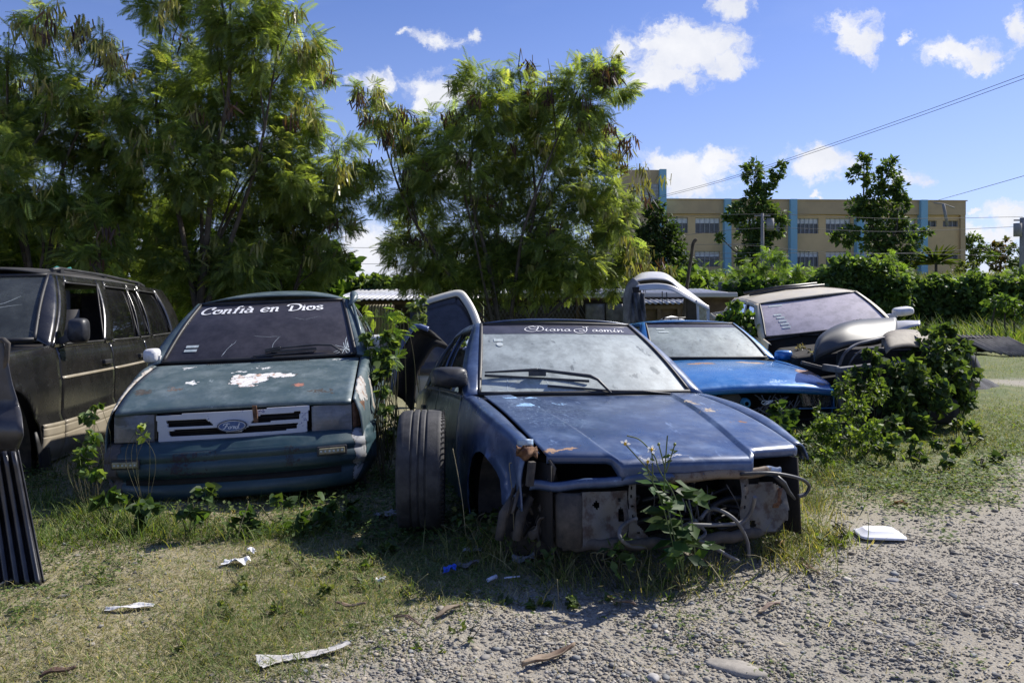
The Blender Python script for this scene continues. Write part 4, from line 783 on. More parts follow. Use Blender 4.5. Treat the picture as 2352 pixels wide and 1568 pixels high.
# ---- pebbles
ph_=(1+5**.5)/2; iv=np.array([(-1,ph_,0),(1,ph_,0),(-1,-ph_,0),(1,-ph_,0),(0,-1,ph_),(0,1,ph_),(0,-1,-ph_),(0,1,-ph_),(ph_,0,-1),(ph_,0,1),(-ph_,0,-1),(-ph_,0,1)])/1.9
itf=[(0,11,5),(0,5,1),(0,1,7),(0,7,10),(0,10,11),(1,5,9),(5,11,4),(11,10,2),(10,7,6),(7,1,8),(3,9,4),(3,4,2),(3,2,6),(3,6,8),(3,8,9),(4,9,5),(2,4,11),(6,2,10),(8,6,7),(9,8,1)]
def sample(n,x0,x1,y0,y1,fn,pw=0):
    """points in a rectangle, thinned by fn(x,y) in 0..1; pw crowds them towards the viewer"""
    out=[];tot=0
    while tot<n:
        y=y0*(y1/y0)**RNG.uniform(0,1,n*2) if pw else RNG.uniform(y0,y1,n*2); x=RNG.uniform(-1,1,n*2)*y*.72 if pw else RNG.uniform(x0,x1,n*2)
        k=(RNG.uniform(0,1,n*2)<fn(x,y))&(x>x0)&(x<x1); out.append(np.stack([x[k],y[k]],1)); tot+=k.sum()
        if len(out)>60: break
    return np.concatenate(out)[:n]
GM=plain('loose_stone',(.2,.2,.2)); stonem=attrmat('loose_stone_mix',.85,.25,60)
p=sample(52000,-2.5,6,2.3,7.5,lambda x,y:np.clip(grav(x,y),.16,1)*(.35+.65*(fbm(x,y,2.,8)>-.05)*(1-.75*ss(1.2,2.6,x)*ss(3.4,4.6,y))),1); n=len(p)
sz=RNG.lognormal(math.log(.0034),.52,n).clip(.002,.018); pos=np.column_stack([p,gz(p[:,0],p[:,1])+sz*.25])
pal=np.array([(.20,.20,.195),(.30,.29,.275),(.40,.375,.33),(.46,.41,.33),(.58,.55,.50),(.26,.23,.19),(.32,.335,.34)]); col=pal[RNG.choice(7,n,p=[.2,.25,.2,.13,.04,.08,.10])]*RNG.uniform(.58,1.0,(n,1))*np.array([[1.03,1,.94]])
o=scatter('gravel_stones',iv*np.array([1,1,.42]),itf,pos,rnd_dirs(n,-.15,.15),np.array([[0,0,1]]*n)+rnd_dirs(n)*.3,np.stack([sz,sz*RNG.uniform(.6,1.6,n),sz],1),col,stonem); tag(o,kind='stuff')
# ---- grasses
glm=leafmat('grass_blade',.35,.2,.6,.15)
def blades(name,pts,ln,wd,cols,lean=.6,zoff=0.,weights=None):
    n=len(pts); d=np.column_stack([RNG.normal(0,lean,n),RNG.normal(0,lean,n),np.ones(n)]); l_=ln[0]+(ln[1]-ln[0])*RNG.uniform(0,1,n)**1.6
    up=np.column_stack([d[:,0],d[:,1],np.zeros(n)-.2]); up+=RNG.normal(0,.3,(n,3)); cols=np.array(cols); col=cols[RNG.choice(len(cols),n,p=weights)]*RNG.lognormal(0,.22,(n,1))
    z=gz(pts[:,0],pts[:,1])+zoff
    o=scatter(name,T_BLADE[0],T_BLADE[1],np.column_stack([pts,z]),d,up,np.stack([l_*0+wd*RNG.uniform(.6,1.3,n),l_,l_*.9],1),col,glm); return tag(o,kind='stuff')
def leftdens(x,y): return np.clip((1-grav(x,y))*(.5+.55*fbm(x,y,1.9,12)+.25),.02,1)*(1-ss(5.2,7.,y))
p=sample(62000,-3.6,1.8,2.3,6.5,leftdens,1); blades('dry_grass',p,(.014,.065),.0026,[(.34,.30,.17),(.25,.23,.11),(.14,.19,.055),(.44,.39,.25),(.10,.16,.04)],1.2,weights=[.28,.24,.20,.13,.15])
p=sample(9500,-3.4,.2,2.4,3.9,lambda x,y:np.clip(fbm(x,y,1.4,31)*1.6+.2,0,1)*(1-grav(x,y)),1); blades('short_green_grass',p,(.02,.08),.003,[(.10,.15,.045),(.14,.18,.06),(.22,.22,.10)],1.0)
p=sample(80000,1.2,12,3.9,17,lambda x,y:np.clip(green(x,y)*(1-grav(x,y)*.97)*(.55+.6*fbm(x,y,1.2,5)),0.0,1),1); blades('lawn_grass',p,(.015,.07),.004,[(.10,.15,.035),(.14,.19,.045),(.22,.22,.08),(.30,.27,.14)],1.0,weights=[.35,.3,.22,.13])
# small broad leaved weeds lying over the ground
def groundleaf(name,pts,sz,cols,h=.02):
    n=len(pts); m=5; P_=np.repeat(pts,m,0)+RNG.normal(0,sz*1.1,(n*m,2)); z=gz(P_[:,0],P_[:,1])+RNG.uniform(.003,h,n*m); d=rnd_dirs(n*m,-.1,.45); cols=np.array(cols); col=cols[RNG.choice(len(cols),n*m)]*RNG.lognormal(0,.25,(n*m,1))
    return tag(scatter(name,T_LEAF[0],T_LEAF[1],np.column_stack([P_,z]),d,np.array([[0,0,1.]]*(n*m))+rnd_dirs(n*m)*.4,sz*RNG.uniform(.6,1.5,n*m),np.clip(col,0,1),glm),kind='stuff')
p=sample(1700,-3.4,1.6,2.4,5.2,lambda x,y:np.clip(fbm(x,y,1.7,51)*2-.1,0,1)*(1-.85*grav(x,y)),1); groundleaf('low_ground_weeds',p,.016,[(.09,.14,.04),(.13,.18,.055),(.17,.19,.08),(.06,.10,.03)])
p=sample(3600,1.2,6.5,3.9,8,lambda x,y:np.clip(fbm(x,y,1.3,52)*2-.1,0,1)*(1-grav(x,y)),1); groundleaf('low_lawn_weeds',p,.026,[(.09,.15,.04),(.13,.19,.055),(.17,.2,.07)],.05)
p=sample(3000,-3.6,2.2,3.9,5.6,lambda x,y:np.clip(.3+fbm(x,y,2.,53),0,1)*(1-.9*grav(x,y)),1); groundleaf('shade_weeds_by_cars',p,.026,[(.06,.10,.03),(.08,.13,.035),(.11,.15,.05)],.07)
# longer tufts along the wrecks
def tufts(centers,n,r,ln,wd,cols,name,lean=.45):
    c=np.array(centers)[RNG.integers(0,len(centers),n)]; pts=c+RNG.normal(0,r,(n,2)); return blades(name,pts,ln,wd,cols,lean)
cs=[]
for (px,py) in [(90,1150),(130,1165),(170,1200),(200,1180),(250,1200),(300,1215),(350,1215),(420,1225),(480,1235),(140,1240),(90,1260),(240,1240),(330,1240),(580,1235),(640,1230),(700,1225)]: g=G(px,py); cs.append((g.x,g.y))
tufts(cs,4200,.10,(.03,.14),.0045,[(.09,.15,.035),(.13,.19,.05),(.20,.22,.08),(.06,.10,.025)],'green_grass_tufts',.5)
cs=[]
for (px,py) in [(1850,1270),(1900,1240),(1820,1300),(1830,1230),(1790,1290),(1870,1180),(1850,1150),(1900,1100),(1500,1350),(1300,1330),(1150,1290),(1080,1270),(1600,1330)]: g=G(px,py); cs.append((g.x,g.y))
tufts(cs,2600,.09,(.04,.20),.004,[(.16,.20,.06),(.22,.21,.09),(.32,.28,.15),(.09,.13,.03)],'thin_grass_tufts',.5)
p=sample(11000,-4.5,4.2,4.5,8,lambda x,y:(fbm(x,y,1.5,7)>-.1)*1.0*(1-grav(x,y))*((x<2.2)|(y<6.8)),0); blades('rough_grass_between_cars',p,(.03,.14),.006,[(.05,.09,.02),(.09,.12,.03),(.15,.14,.06)],.5)
p=sample(16000,7.0,21,17.4,23.6,lambda x,y:(.35+.65*(fbm(x,y,.8,9)>0))*((x>y*.5)|(y>17)),0); blades('tall_grass',p,(.25,.85),.022,[(.10,.17,.03),(.15,.22,.045),(.07,.12,.025),(.24,.26,.10)],.32)
p=sample(22000,-6,60,26,66,lambda x,y:((x>y*.2)&(x<y*.75))*1.0,0); blades('meadow_grass',p,(.2,.6),.05,[(.10,.15,.045),(.14,.17,.07),(.20,.19,.10),(.07,.11,.03)],.35)
# ================================================================ TREES AND LEAVES
m_leu=leafmat('feathery_leaf',.55,.3,.45,.2); m_brd=leafmat('broad_leaf',.34,.25,.55,.25); m_vin=leafmat('vine_leaf',.38,.28,.52,.2); m_pod=leafmat('seed_pod',.22,.35,.4,.2)
m_bark=plain('grey_brown_bark',(.05,.040,.030),(.10,.085,.065),.9,sc=9,bump=.5,bsc=30)
def crown(name,mat,tpl,blobs,k,leaf,cols,parent,droop=.25,weights=None,shell=2.2,flat=.35):
    P_=[];D=[]
    for (c,r) in blobs:
        r=np.array(r if hasattr(r,'__len__') else (r,r,r*.9)); n=max(6,int(k*(r.mean()/leaf)**2)); q=rnd_dirs(n); rad=RNG.uniform(0,1,n)**(1/shell); rad*=RNG.uniform(.8,1.18,n)
        # clumps: pull leaves towards sub-centres so that gaps open between them
        m=max(4,int(n/26)); sc=rnd_dirs(m)*RNG.uniform(.35,1.08,(m,1)); a=RNG.integers(0,m,n); off=sc[a]+rnd_dirs(n)*RNG.uniform(.05,.34,(n,1)); mixw=RNG.uniform(0,1,(n,1))<.78
        off=np.where(mixw,off,q*rad[:,None]); P_.append(np.array(c)+off*r); dd=off/np.maximum(np.linalg.norm(off,axis=1,keepdims=True),.01); D.append(dd)
    P_=np.concatenate(P_); D=np.concatenate(D); n=len(P_); d=D*np.array([1,1,.35])*.8+rnd_dirs(n)*.7+np.array([0,0,-droop]); up=np.array([0,0,1.])+rnd_dirs(n)*flat*1.6
    cols=np.array(cols); c=cols[RNG.choice(len(cols),n,p=weights)]; c=np.clip(c*RNG.lognormal(0,.24,(n,1)),0,1)
    return scatter(name,tpl[0],tpl[1],P_,d,up,leaf*RNG.uniform(.7,1.2,n),c,mat,parent)
def trunk_mesh(base,blobs,r0,seed,fork=.35,twig=3):
    rr=random.Random(seed); mb=MB(); b=Vector(base); cen=sum((Vector(c) for c,_ in blobs),Vector())/len(blobs)
    top=b.lerp(cen,fork*1.2); top.x+=rr.uniform(-.1,.1); tk=catm([b-Vector((0,0,.1)),b.lerp(top,.5)+Vector((rr.uniform(-.08,.08),rr.uniform(-.08,.08),0)),top],6); mb.tube(tk,[lerp(r0*1.25,r0*.8,i/(len(tk)-1)) for i in range(len(tk))],9)
    for bi,(c,r) in enumerate(blobs):
        if len(blobs)>12 and bi%3: continue
        c=Vector(c); rm=r if not hasattr(r,'__len__') else sum(r)/3; s=tk[rr.randrange(len(tk)//2,len(tk))]; ln=(c-s).length
        mid=s.lerp(c,.5)+Vector((rr.uniform(-.12,.12),rr.uniform(-.12,.12),rr.uniform(.0,.15)))*ln; rb=r0*.28+r0*.05*min(6,ln)
        pts=catm([s,s.lerp(mid,.6)+Vector((rr.uniform(-.05,.05),0,0)),mid,c],5); mb.tube(pts,[lerp(rb,rb*.22,i/(len(pts)-1)) for i in range(len(pts))],6,cap=False)
        for k in range(twig):
            a=pts[rr.randrange(len(pts)//2,len(pts))]; e=c+Vector((rr.uniform(-1,1),rr.uniform(-1,1),rr.uniform(-.6,1)))*rm*.9; m_=a.lerp(e,.5)+Vector((0,0,.06*ln)); mb.tube([a,m_,e],[rb*.3,rb*.2,rb*.08],4,cap=False)
    return mb
def pods(name,centers,parent,seed,n0=18,ln=.155,dark=.5):
    P_=[];CL=[];rr=np.random.default_rng(seed)
    for c in centers:
        n=int(n0*rr.uniform(.6,1.5)); P_.append(np.array(c)+rr.normal(0,1,(n,3))*np.array([.055,.055,.05])); dk=rr.uniform()<dark
        a=np.array([(.055,.030,.022),(.10,.055,.035),(.04,.022,.02)]) if dk else np.array([(.20,.21,.06),(.26,.25,.08),(.13,.12,.05)]); CL.append(a[rr.integers(0,3,n)])
    P_=np.concatenate(P_); CL=np.concatenate(CL)*rr.lognormal(0,.2,(len(P_),1)); n=len(P_); d=np.array([0,0,-1.])+rr.normal(0,.30,(n,3)); l_=ln*rr.uniform(.7,1.25,n)
    return scatter(name,T_POD[0],T_POD[1],P_,d,rnd_dirs(n),np.stack([l_*.95,l_,l_],1),np.clip(CL*1.25,0,1),m_pod,parent)
LEU=[(.145,.20,.075),(.195,.26,.09),(.105,.15,.06),(.25,.31,.105),(.33,.36,.13)]; LW=[.3,.28,.2,.15,.07]
def leucaena(name,label,basepx,Y,bl,r0,seed,podc=(),k=94,leaf=.21,group='feathery trees with hanging seed pods',dark=.5,ext=()):
    gx=(basepx-CX)/FP*Y; base=(gx,Y,gz1(gx,Y)); rr=random.Random(seed)
    root=empty(name,base,(0,0,0),label,'tree',group); B=[]
    for b in bl:
        px,py,rp=b[:3]; yy=Y+rr.uniform(-.9,.9)*min(1,rp/80)+(b[3] if len(b)>3 else 0); B.append((tuple(W(px,py,yy)-Vector(base)),rp/FP*yy*1.04))
    for e in ext: B.append((tuple(Vector(e[0])-Vector(base)),e[1]))
    trunk_mesh((0,0,0),B,r0,seed).build('trunk',m_bark,root)
    crown('crown',m_leu,T_FROND,B,k,leaf,LEU,root,.22,LW)
    pc=[]
    for (px,py,n) in podc:
        for j in range(n): pc.append(W(px+rr.gauss(0,22),py+rr.gauss(0,18),Y+rr.uniform(-1.0,.2))-Vector(base))
    for c,r in B:
        for j in range(3):
            dd=rnd_dirs(1,-.3,.9)[0]; pc.append(Vector(c)+Vector(dd)*r*.95)
    tag(pods('seed_pods',pc,root,seed,dark=dark),kind='stuff'); return root
leucaena('feathery_tree','tall feathery tree with brown pods at far left behind the black estate car',70,10.6,[(15,120,62),(95,45,42),(60,210,85),(165,205,62),(-60,260,110),(30,310,95),(135,310,80),(225,250,55),(-80,450,120),(55,420,95),(15,545,95),(-60,600,90),(125,570,85),(205,590,60),(205,95,30),(268,150,34),(275,300,55),(210,335,62),(255,440,60),(160,480,55),(250,520,55)],.085,1,[(95,60,8),(200,90,4),(265,110,5),(100,200,3)],dark=.4)
leucaena('feathery_tree','tallest feathery tree, its top above the picture, over the green hatchback',430,11.2,[(370,30,62),(480,-60,95),(560,40,105),(640,100,88),(690,170,52),(400,150,75),(365,260,95),(480,200,105),(600,240,105),(690,290,60),(300,370,85),(430,360,110),(560,380,100),(660,390,75),(345,480,100),(490,490,100),(290,600,75),(410,600,85),(470,-190,110),(610,-120,100)],.09,2,[(735,140,6),(720,280,5),(365,20,4),(480,20,5),(640,60,4),(560,230,4),(450,270,4)],dark=.28)
leucaena('feathery_tree','broad low feathery tree reaching right, between tallest tree and gap of sky',640,12.0,[(775,370,58),(830,405,42),(720,450,75),(600,500,100),(700,540,85),(775,520,40),(560,610,85),(675,625,78),(520,670,60),(750,600,42),(620,660,50),(455,690,60),(640,430,70),(780,450,45)],.07,3,[(800,400,5),(730,430,5)],dark=.2)
leucaena('feathery_tree','round feathery tree in the middle of the lot with clumps of dark pods',1175,13.6,[(850,215,30),(880,260,38),(925,295,36),(1105,190,58),(1120,250,75),(1205,225,42),(1190,160,30),(1010,290,60),(965,345,60),(1050,370,90),(1190,310,100),(1290,290,85),(1325,210,75),(1385,160,45),(1410,200,40),(1335,330,72),(1385,385,38),(1250,400,90),(1140,430,85),(970,440,75),(1380,450,70),(1310,500,90),(1200,540,80),(1090,560,80),(960,520,70),(1405,530,44),(1180,620,85),(1060,640,75),(950,610,70),(1300,600,85),(1390,590,60),(1250,650,50),(1330,640,40),(910,560,35),(890,450,45),(1160,660,26)],.085,4,
 [(845,230,6),(885,280,6),(930,300,5),(1380,170,8),(1260,200,5),(1330,250,6),(1180,260,6),(1400,330,5),(1425,385,3),(960,400,6),(1230,330,5),(1020,420,4)],k=88,leaf=.22)
leucaena('feathery_tree','slim leaning feathery tree with yellow-green pods beside the tan school building',1125,13.0,[(1415,500,26),(1445,600,34),(1400,640,40),(1235,600,60),(1000,590,55),(1100,500,50)],.06,5,[(1460,575,5),(1450,620,5),(1470,415,4),(1485,600,4)],k=80,dark=.25)
def broad(name,label,basepx,Y,bl,r0,seed,cols,k=42,leaf=.30,group=None,tpl=T_LEAF,mat=None,flat=.6,cat='tree'):
    gx=(basepx-CX)/FP*Y; base=(gx,Y,gz1(gx,Y)); rr=random.Random(seed); root=empty(name,base,(0,0,0),label,cat,group)
    B=[(tuple(W(b[0],b[1],Y+rr.uniform(-1,1)*b[2]/FP*Y*.5)-Vector(base)),b[2]/FP*Y) for b in bl]
    trunk_mesh((0,0,0),B,r0,seed,twig=2).build('trunk',m_bark,root); crown('crown',mat or m_brd,tpl,B,k,leaf,cols,root,.1,flat=flat); return root
DK=[(.07,.12,.04),(.09,.15,.045),(.05,.09,.03),(.13,.19,.055)]
broad('broadleaf_tree','dark ragged tree before the tan building, left one of the two tall ones',1735,62,[(1735,395,26),(1755,430,28),(1785,400,20),(1740,460,30),(1700,490,30),(1760,490,28),(1790,500,22),(1725,530,32),(1760,540,24),(1680,500,16),(1740,570,34),(1790,530,14),(1655,545,12),(1715,590,26),(1795,380,10)],.22,11,DK,k=80,leaf=.40,group='ragged dark trees before the building')
broad('broadleaf_tree','dark ragged tree before the tan building, right one with two pointed tops',2020,62,[(1985,370,20),(1970,400,18),(2010,420,26),(2045,385,24),(2060,430,24),(2010,460,32),(2060,470,24),(1985,490,30),(2035,510,34),(2080,520,24),(1950,540,26),(2010,560,36),(2070,570,28),(2105,545,16),(1920,545,14),(2130,530,12),(2040,600,30),(1960,470,16),(2100,600,20)],.25,12,DK,k=80,leaf=.40,group='ragged dark trees before the building')
broad('broadleaf_tree','dense dark bushy tree in front of the building tower',1530,36,[(1500,480,26),(1520,520,34),(1490,560,40),(1545,560,34),(1530,600,40),(1570,600,26),(1480,620,34),(1510,640,30),(1475,520,24)],.14,13,[(.04,.075,.025),(.06,.10,.03),(.03,.05,.018)],k=80,leaf=.20)
for i,(px,Y,bl,lb) in enumerate([(1620,40,[(1600,630,26),(1630,620,26),(1665,635,24),(1575,640,20)],'light green feathery shrub above the shed end'),(1720,42,[(1700,625,26),(1740,612,30),(1770,590,26),(1785,620,28)],'light green feathery shrub under the left ragged tree'),(1850,44,[(1830,625,26),(1805,635,24),(1865,630,24)],'small light green feathery shrub left of the vine mound'),(2020,46,[(2025,598,26),(2045,618,24),(2080,628,18)],'light green feathery shrub peeking over the vine mound'),(2330,46,[(2300,628,14),(2330,625,16),(2350,612,20)],'light green feathery shrub at the right edge above the wall')]):
    gx=(px-CX)/FP*Y; base=Vector((gx,Y,gz1(gx,Y))); root=empty('feathery_shrub',base,(0,0,0),lb,'shrub','feathery shrubs beyond the vine wall'); B=[(tuple(W(b[0],b[1],Y)-base),b[2]/FP*Y) for b in bl]
    trunk_mesh((0,0,0),B,.04,40+i).build('trunk',m_bark,root); crown('crown',m_leu,T_FROND,B,60,.36,[(.13,.21,.045),(.16,.25,.055),(.10,.17,.04)],root,.15)
for i,(px,Y,bl,cl,lb) in enumerate([(2240,95,[(2235,560,22),(2230,545,12),(2255,590,24),(2225,600,18)],DK,'dark green tree at the right corner of the tan building'),(2290,100,[(2290,585,24),(2275,565,12),(2310,560,14),(2300,610,20)],[(.10,.10,.03),(.16,.09,.035),(.08,.10,.03)],'rusty orange and green tree far right of the building'),(2340,96,[(2335,570,18),(2350,600,26),(2325,610,18)],[(.07,.11,.03),(.10,.15,.04)],'mid green tree behind the right utility pole'),(2380,92,[(2385,580,34),(2420,600,30)],DK,'dark tree just outside the right edge')]):
    if px<2360: broad('distant_tree',lb,px,Y,bl,.25,60+i,cl,k=60,leaf=.5,group='far trees right of the building')
broad('round_shrub','olive green bush at the foot of the building behind the wall',2215,64,[(2215,615,18),(2190,622,16),(2240,618,14)],.08,71,[(.08,.11,.03),(.12,.15,.05)],k=36,leaf=.3,cat='shrub')
# small palm
g=W(2150,640,60); root=empty('small_palm',(g.x,60,gz1(g.x,60)),(0,0,0),'low fan of palm fronds in front of the building corner','palm'); n=70; d=rnd_dirs(n,.0,.9); scatter('frond',T_LONG[0],T_LONG[1],np.array([[0,0,.9]]*n)+d*.2,d,np.array([[0,0,1.]]*n),np.stack([np.full(n,1.1),RNG.uniform(1.1,1.9,n),np.full(n,1.6)],1),vary((.07,.10,.025),n),m_brd,root); MB().tube([(0,0,-.1),(0,0,1.0)],.10,8).build('trunk',m_bark,root)
# ---- foliage band behind the sheds and the vine covered wall
VN=[(.08,.14,.04),(.11,.18,.055),(.15,.22,.07),(.055,.095,.03)]
m_block=plain('grey_block_wall',(.20,.20,.20),(.28,.27,.26),.9,sc=3,bump=.3)
mb=MB()
for i in range(14):
    for j in range(8):
        x=5.0+i*1.02; mb.box((x+.5*(j%2),24.0,.11+j*.205),(1.005,.16,.195))
mb.box((11.6,24.03,.8),(14.5,.12,1.6)); wl=mb.build('block_wall',m_block,bevel=.01); tag(wl,'grey concrete block wall almost hidden by vines at the right','wall')
def hedge(name,label,bl,Y,leaf,k,cols,seed,group=None,tpl=T_HEART,hw_=.45,cat='vine'):
    rr=random.Random(seed); x0=sum(b[0] for b in bl)/len(bl); gx=(x0-CX)/FP*Y; base=Vector((gx,Y,gz1(gx,Y))); root=empty(name,base,(0,0,0),label,cat,group); B=[]
    for b in bl:
        c=W(b[0],b[1],Y+rr.uniform(-.2,.2))-base; rx=b[2]/FP*Y; rz=b[3]/FP*Y; B.append((tuple(c),(rx,max(hw_,rx*.6),rz)))
    mb=MB()
    for c,r in B:
        c=Vector(c); pts=[Vector((c.x+rr.uniform(-.3,.3)*r[0],.1,-.1)),Vector((c.x+rr.uniform(-.3,.3)*r[0],.0,c.z*.5)),c]; mb.tube(catm(pts,4),.02,5)
    mb.build('stem',m_bark,root); crown('leaves',m_vin,tpl,B,k,leaf,cols,root,.3,shell=5,flat=.9); return root
def band(x0,x1,y,h,n,seed):
    rr=random.Random(seed); return [(lerp(x0,x1,(i+.5)/n),y+rr.uniform(-4,4),(x1-x0)/n*.8,h*rr.uniform(.85,1.15)) for i in range(n)]
hedge('vine_curtain','dark vine curtain on the wall at the far right edge',band(2215,2420,668,36,6,1)+band(2215,2420,712,40,5,2),23.4,.12,62,VN,3,'vines over the block wall')
hedge('vine_curtain','dark vine curtain on the wall just right of the tall vine mound',band(2080,2220,672,34,5,4)+band(2080,2220,710,36,4,5)+[(2165,646,30,16)],23.5,.12,62,VN,6,'vines over the block wall')
hedge('vine_mound','tall rounded vine mound above the tan van roof',[(1960,620,52,32),(2010,640,50,40),(1920,645,50,36),(2040,680,44,44),(1970,680,60,40),(1890,665,40,26),(2060,650,30,26)],23.0,.125,66,VN,7,None)
hedge('vine_curtain','lower vine hedge between the white car shell and the vine mound',band(1680,1900,662,22,6,8)+band(1690,1880,690,20,5,9),23.6,.15,60,[(.05,.10,.025),(.08,.14,.035),(.035,.07,.02)],10,'vines over the block wall')
hedge('round_vine_bush','small round vine bush just right of the white car shell',[(1595,640,32,26),(1610,655,36,24),(1575,660,26,20)],22,.14,60,VN,12,None)
hedge('leafy_hedge','sunlit leafy hedge behind the shed roof right of the middle tree',band(1330,1600,655,24,7,13)+band(1400,1560,632,18,4,14),21,.13,60,[(.10,.16,.04),(.14,.21,.05),(.07,.11,.03)],15,'hedges behind the sheds')
hedge('leafy_hedge','sunlit leafy hedge behind the shed roof under the gap of sky',band(760,1000,655,20,7,16),20,.13,60,[(.10,.16,.04),(.14,.20,.06),(.07,.11,.03)],17,'hedges behind the sheds')
hedge('leafy_hedge','shaded leafy hedge behind the trunks of the middle tree',band(990,1340,658,26,8,18)+band(990,1300,620,26,6,28),21,.14,50,VN,19,'hedges behind the sheds')
hedge('leafy_hedge','deep shaded thicket behind the left trees and the black estate car',band(-80,780,600,60,9,20)+band(-80,780,690,60,9,21)+band(-80,400,500,60,5,22),16,.2,46,[(.07,.13,.03),(.10,.17,.04),(.05,.10,.025)],23,'hedges behind the sheds')
hedge('glossy_shrub','glossy leafy shrub in front of the wall at the right edge',[(2310,700,40,18),(2330,715,36,16),(2290,690,22,10)],18.5,.15,50,[(.06,.11,.03),(.09,.15,.04)],24,None,T_LEAF,cat='shrub')
# ================================================================ BUILDING
def FW(px,py,dy=0.):
    y=80.+1.5*(px-1525)/690; return Vector(((px-CX)/FP*y,y+dy,CH-(py-HZ)/FP*80.))
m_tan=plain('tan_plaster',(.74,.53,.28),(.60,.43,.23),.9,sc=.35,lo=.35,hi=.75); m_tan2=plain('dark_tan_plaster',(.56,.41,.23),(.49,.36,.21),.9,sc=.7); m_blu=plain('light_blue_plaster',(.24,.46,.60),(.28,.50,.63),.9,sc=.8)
m_lou=plain('white_louvre',(.85,.85,.86),(.66,.67,.68),.6,sc=4); m_win=plain('dark_louvre_glass',(.05,.055,.07),(.09,.10,.12),.3,sc=3); m_bar=plain('window_bar',(.5,.5,.52),None,.6)
bb=FW(1870,700); root=empty('school_building',(bb.x,80,2.5),(0,0,0),'long two storey tan building with light blue pilasters and louvred windows','building'); off=-root.location
def fbox(name,x0,x1,y0,y1,d0,d1,mat,par=None,mb=None):
    own=mb is None; mb=mb or MB(); a=[FW(x0,y1,d0),FW(x1,y1,d0),FW(x1,y1,d1),FW(x0,y1,d1)]; b=len(mb.v); zt=FW(x0,y0).z
    for p in a: mb.v.append(tuple(p+off))
    for p in a: mb.v.append((p.x+off.x,p.y+off.y,zt+off.z))
    for f in ((0,1,5,4),(1,2,6,5),(2,3,7,6),(3,0,4,7),(4,5,6,7),(3,2,1,0)): mb.face([b+k for k in f])
    if own: return mb.build(name,mat,par or root)
    return mb
mb=MB(); wins=[]
topw=[(1532,1580),(1597,1653),(1690,1745),(1755,1806),(1829,1880),(1897,1954),(1985,2040),(2050,2102)]; sm=[(2126,2151),(2166,2201)]
for (ya,yb_,sa,sb) in ((500,535,504,518),(577,612,579,593)):
    for w_ in topw: wins.append((w_,ya,yb_,1))
    for w_ in sm: wins.append((w_,sa,sb,0))
fbox('w',1523,2215,459,499.8,0,12,m_tan,mb=mb); fbox('w',1523,2215,535,576.6,0,12,m_tan,mb=mb); fbox('w',1523,2215,612.2,660,0,12,m_tan,mb=mb)
for (ya,yb_,sa,sb) in ((500,535,504,518),(577,612,579,593)):
    xx=[1523]+[v for w_ in topw for v in w_]+[2112]
    for i in range(0,len(xx),2): fbox('w',xx[i],xx[i+1],ya-.2,yb_+.2,.002,12,m_tan,mb=mb)
    for a,b_ in ((2112,2126),(2151,2166),(2201,2215)): fbox('w',a,b_,ya-.2,yb_+.2,.002,12,m_tan,mb=mb)
    for a,b_ in sm: fbox('w',a,b_,ya-.2,sa,.004,12,m_tan,mb=mb); fbox('w',a,b_,sb,yb_+.2,.004,12,m_tan,mb=mb)
fbox('w',1530,2110,498,662,1.0,12.1,m_tan,mb=mb)
mb.build('wall',m_tan,root)
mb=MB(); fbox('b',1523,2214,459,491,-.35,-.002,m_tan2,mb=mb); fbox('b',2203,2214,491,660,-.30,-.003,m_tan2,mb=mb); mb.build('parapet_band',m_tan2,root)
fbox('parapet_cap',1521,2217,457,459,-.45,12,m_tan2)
for a,b_ in ((1660,1675),(1810,1825),(1961,1977),(2107,2122)): fbox('pilaster',a,b_,457.5,660,-.8,.3,m_blu)
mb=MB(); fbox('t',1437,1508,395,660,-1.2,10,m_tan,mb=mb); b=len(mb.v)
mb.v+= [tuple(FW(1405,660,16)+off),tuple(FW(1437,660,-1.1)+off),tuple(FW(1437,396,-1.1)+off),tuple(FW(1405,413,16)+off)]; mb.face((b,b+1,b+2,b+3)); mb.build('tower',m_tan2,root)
fbox('pilaster',1508,1523,395,660,-1.8,10,m_blu)
o=fbox('vent_panel',1447,1507,428,466,-1.28,-1.15,m_lou)
mb=MB()
for j in range(12): fbox('l',1447,1507,429+j*3.1,430+j*3.1,-1.34,-1.29,m_win,mb=mb)
mb.build('louvre',m_win,o)
for (x0,x1),y0,y1,big in wins:
    o=fbox('window',x0+.3,x1-.3,y0,y1,.35,.45,m_win); mb=MB(); n=int((y1-y0)/2.2)
    if big: fbox('l',x0+.3,x1-.3,y0,y0+12,.22,.33,m_lou,mb=mb); mb.build('louvre_panel',m_lou,o); mb=MB()
    for j in range(n):
        yy=y0+(13 if big else 1)+j*2.2
        if yy<y1-1: fbox('l',x0+.3,x1-.3,yy,yy+.5,.28,.34,m_lou,mb=mb)
    k=max(2,int((x1-x0)/10))
    for j in range(k+1): x=lerp(x0+.4,x1-1.2,j/k); fbox('l',x,x+.7,y0,y1,.12,.21,m_bar,mb=mb)
    mb.build('window_bars',m_bar,o)
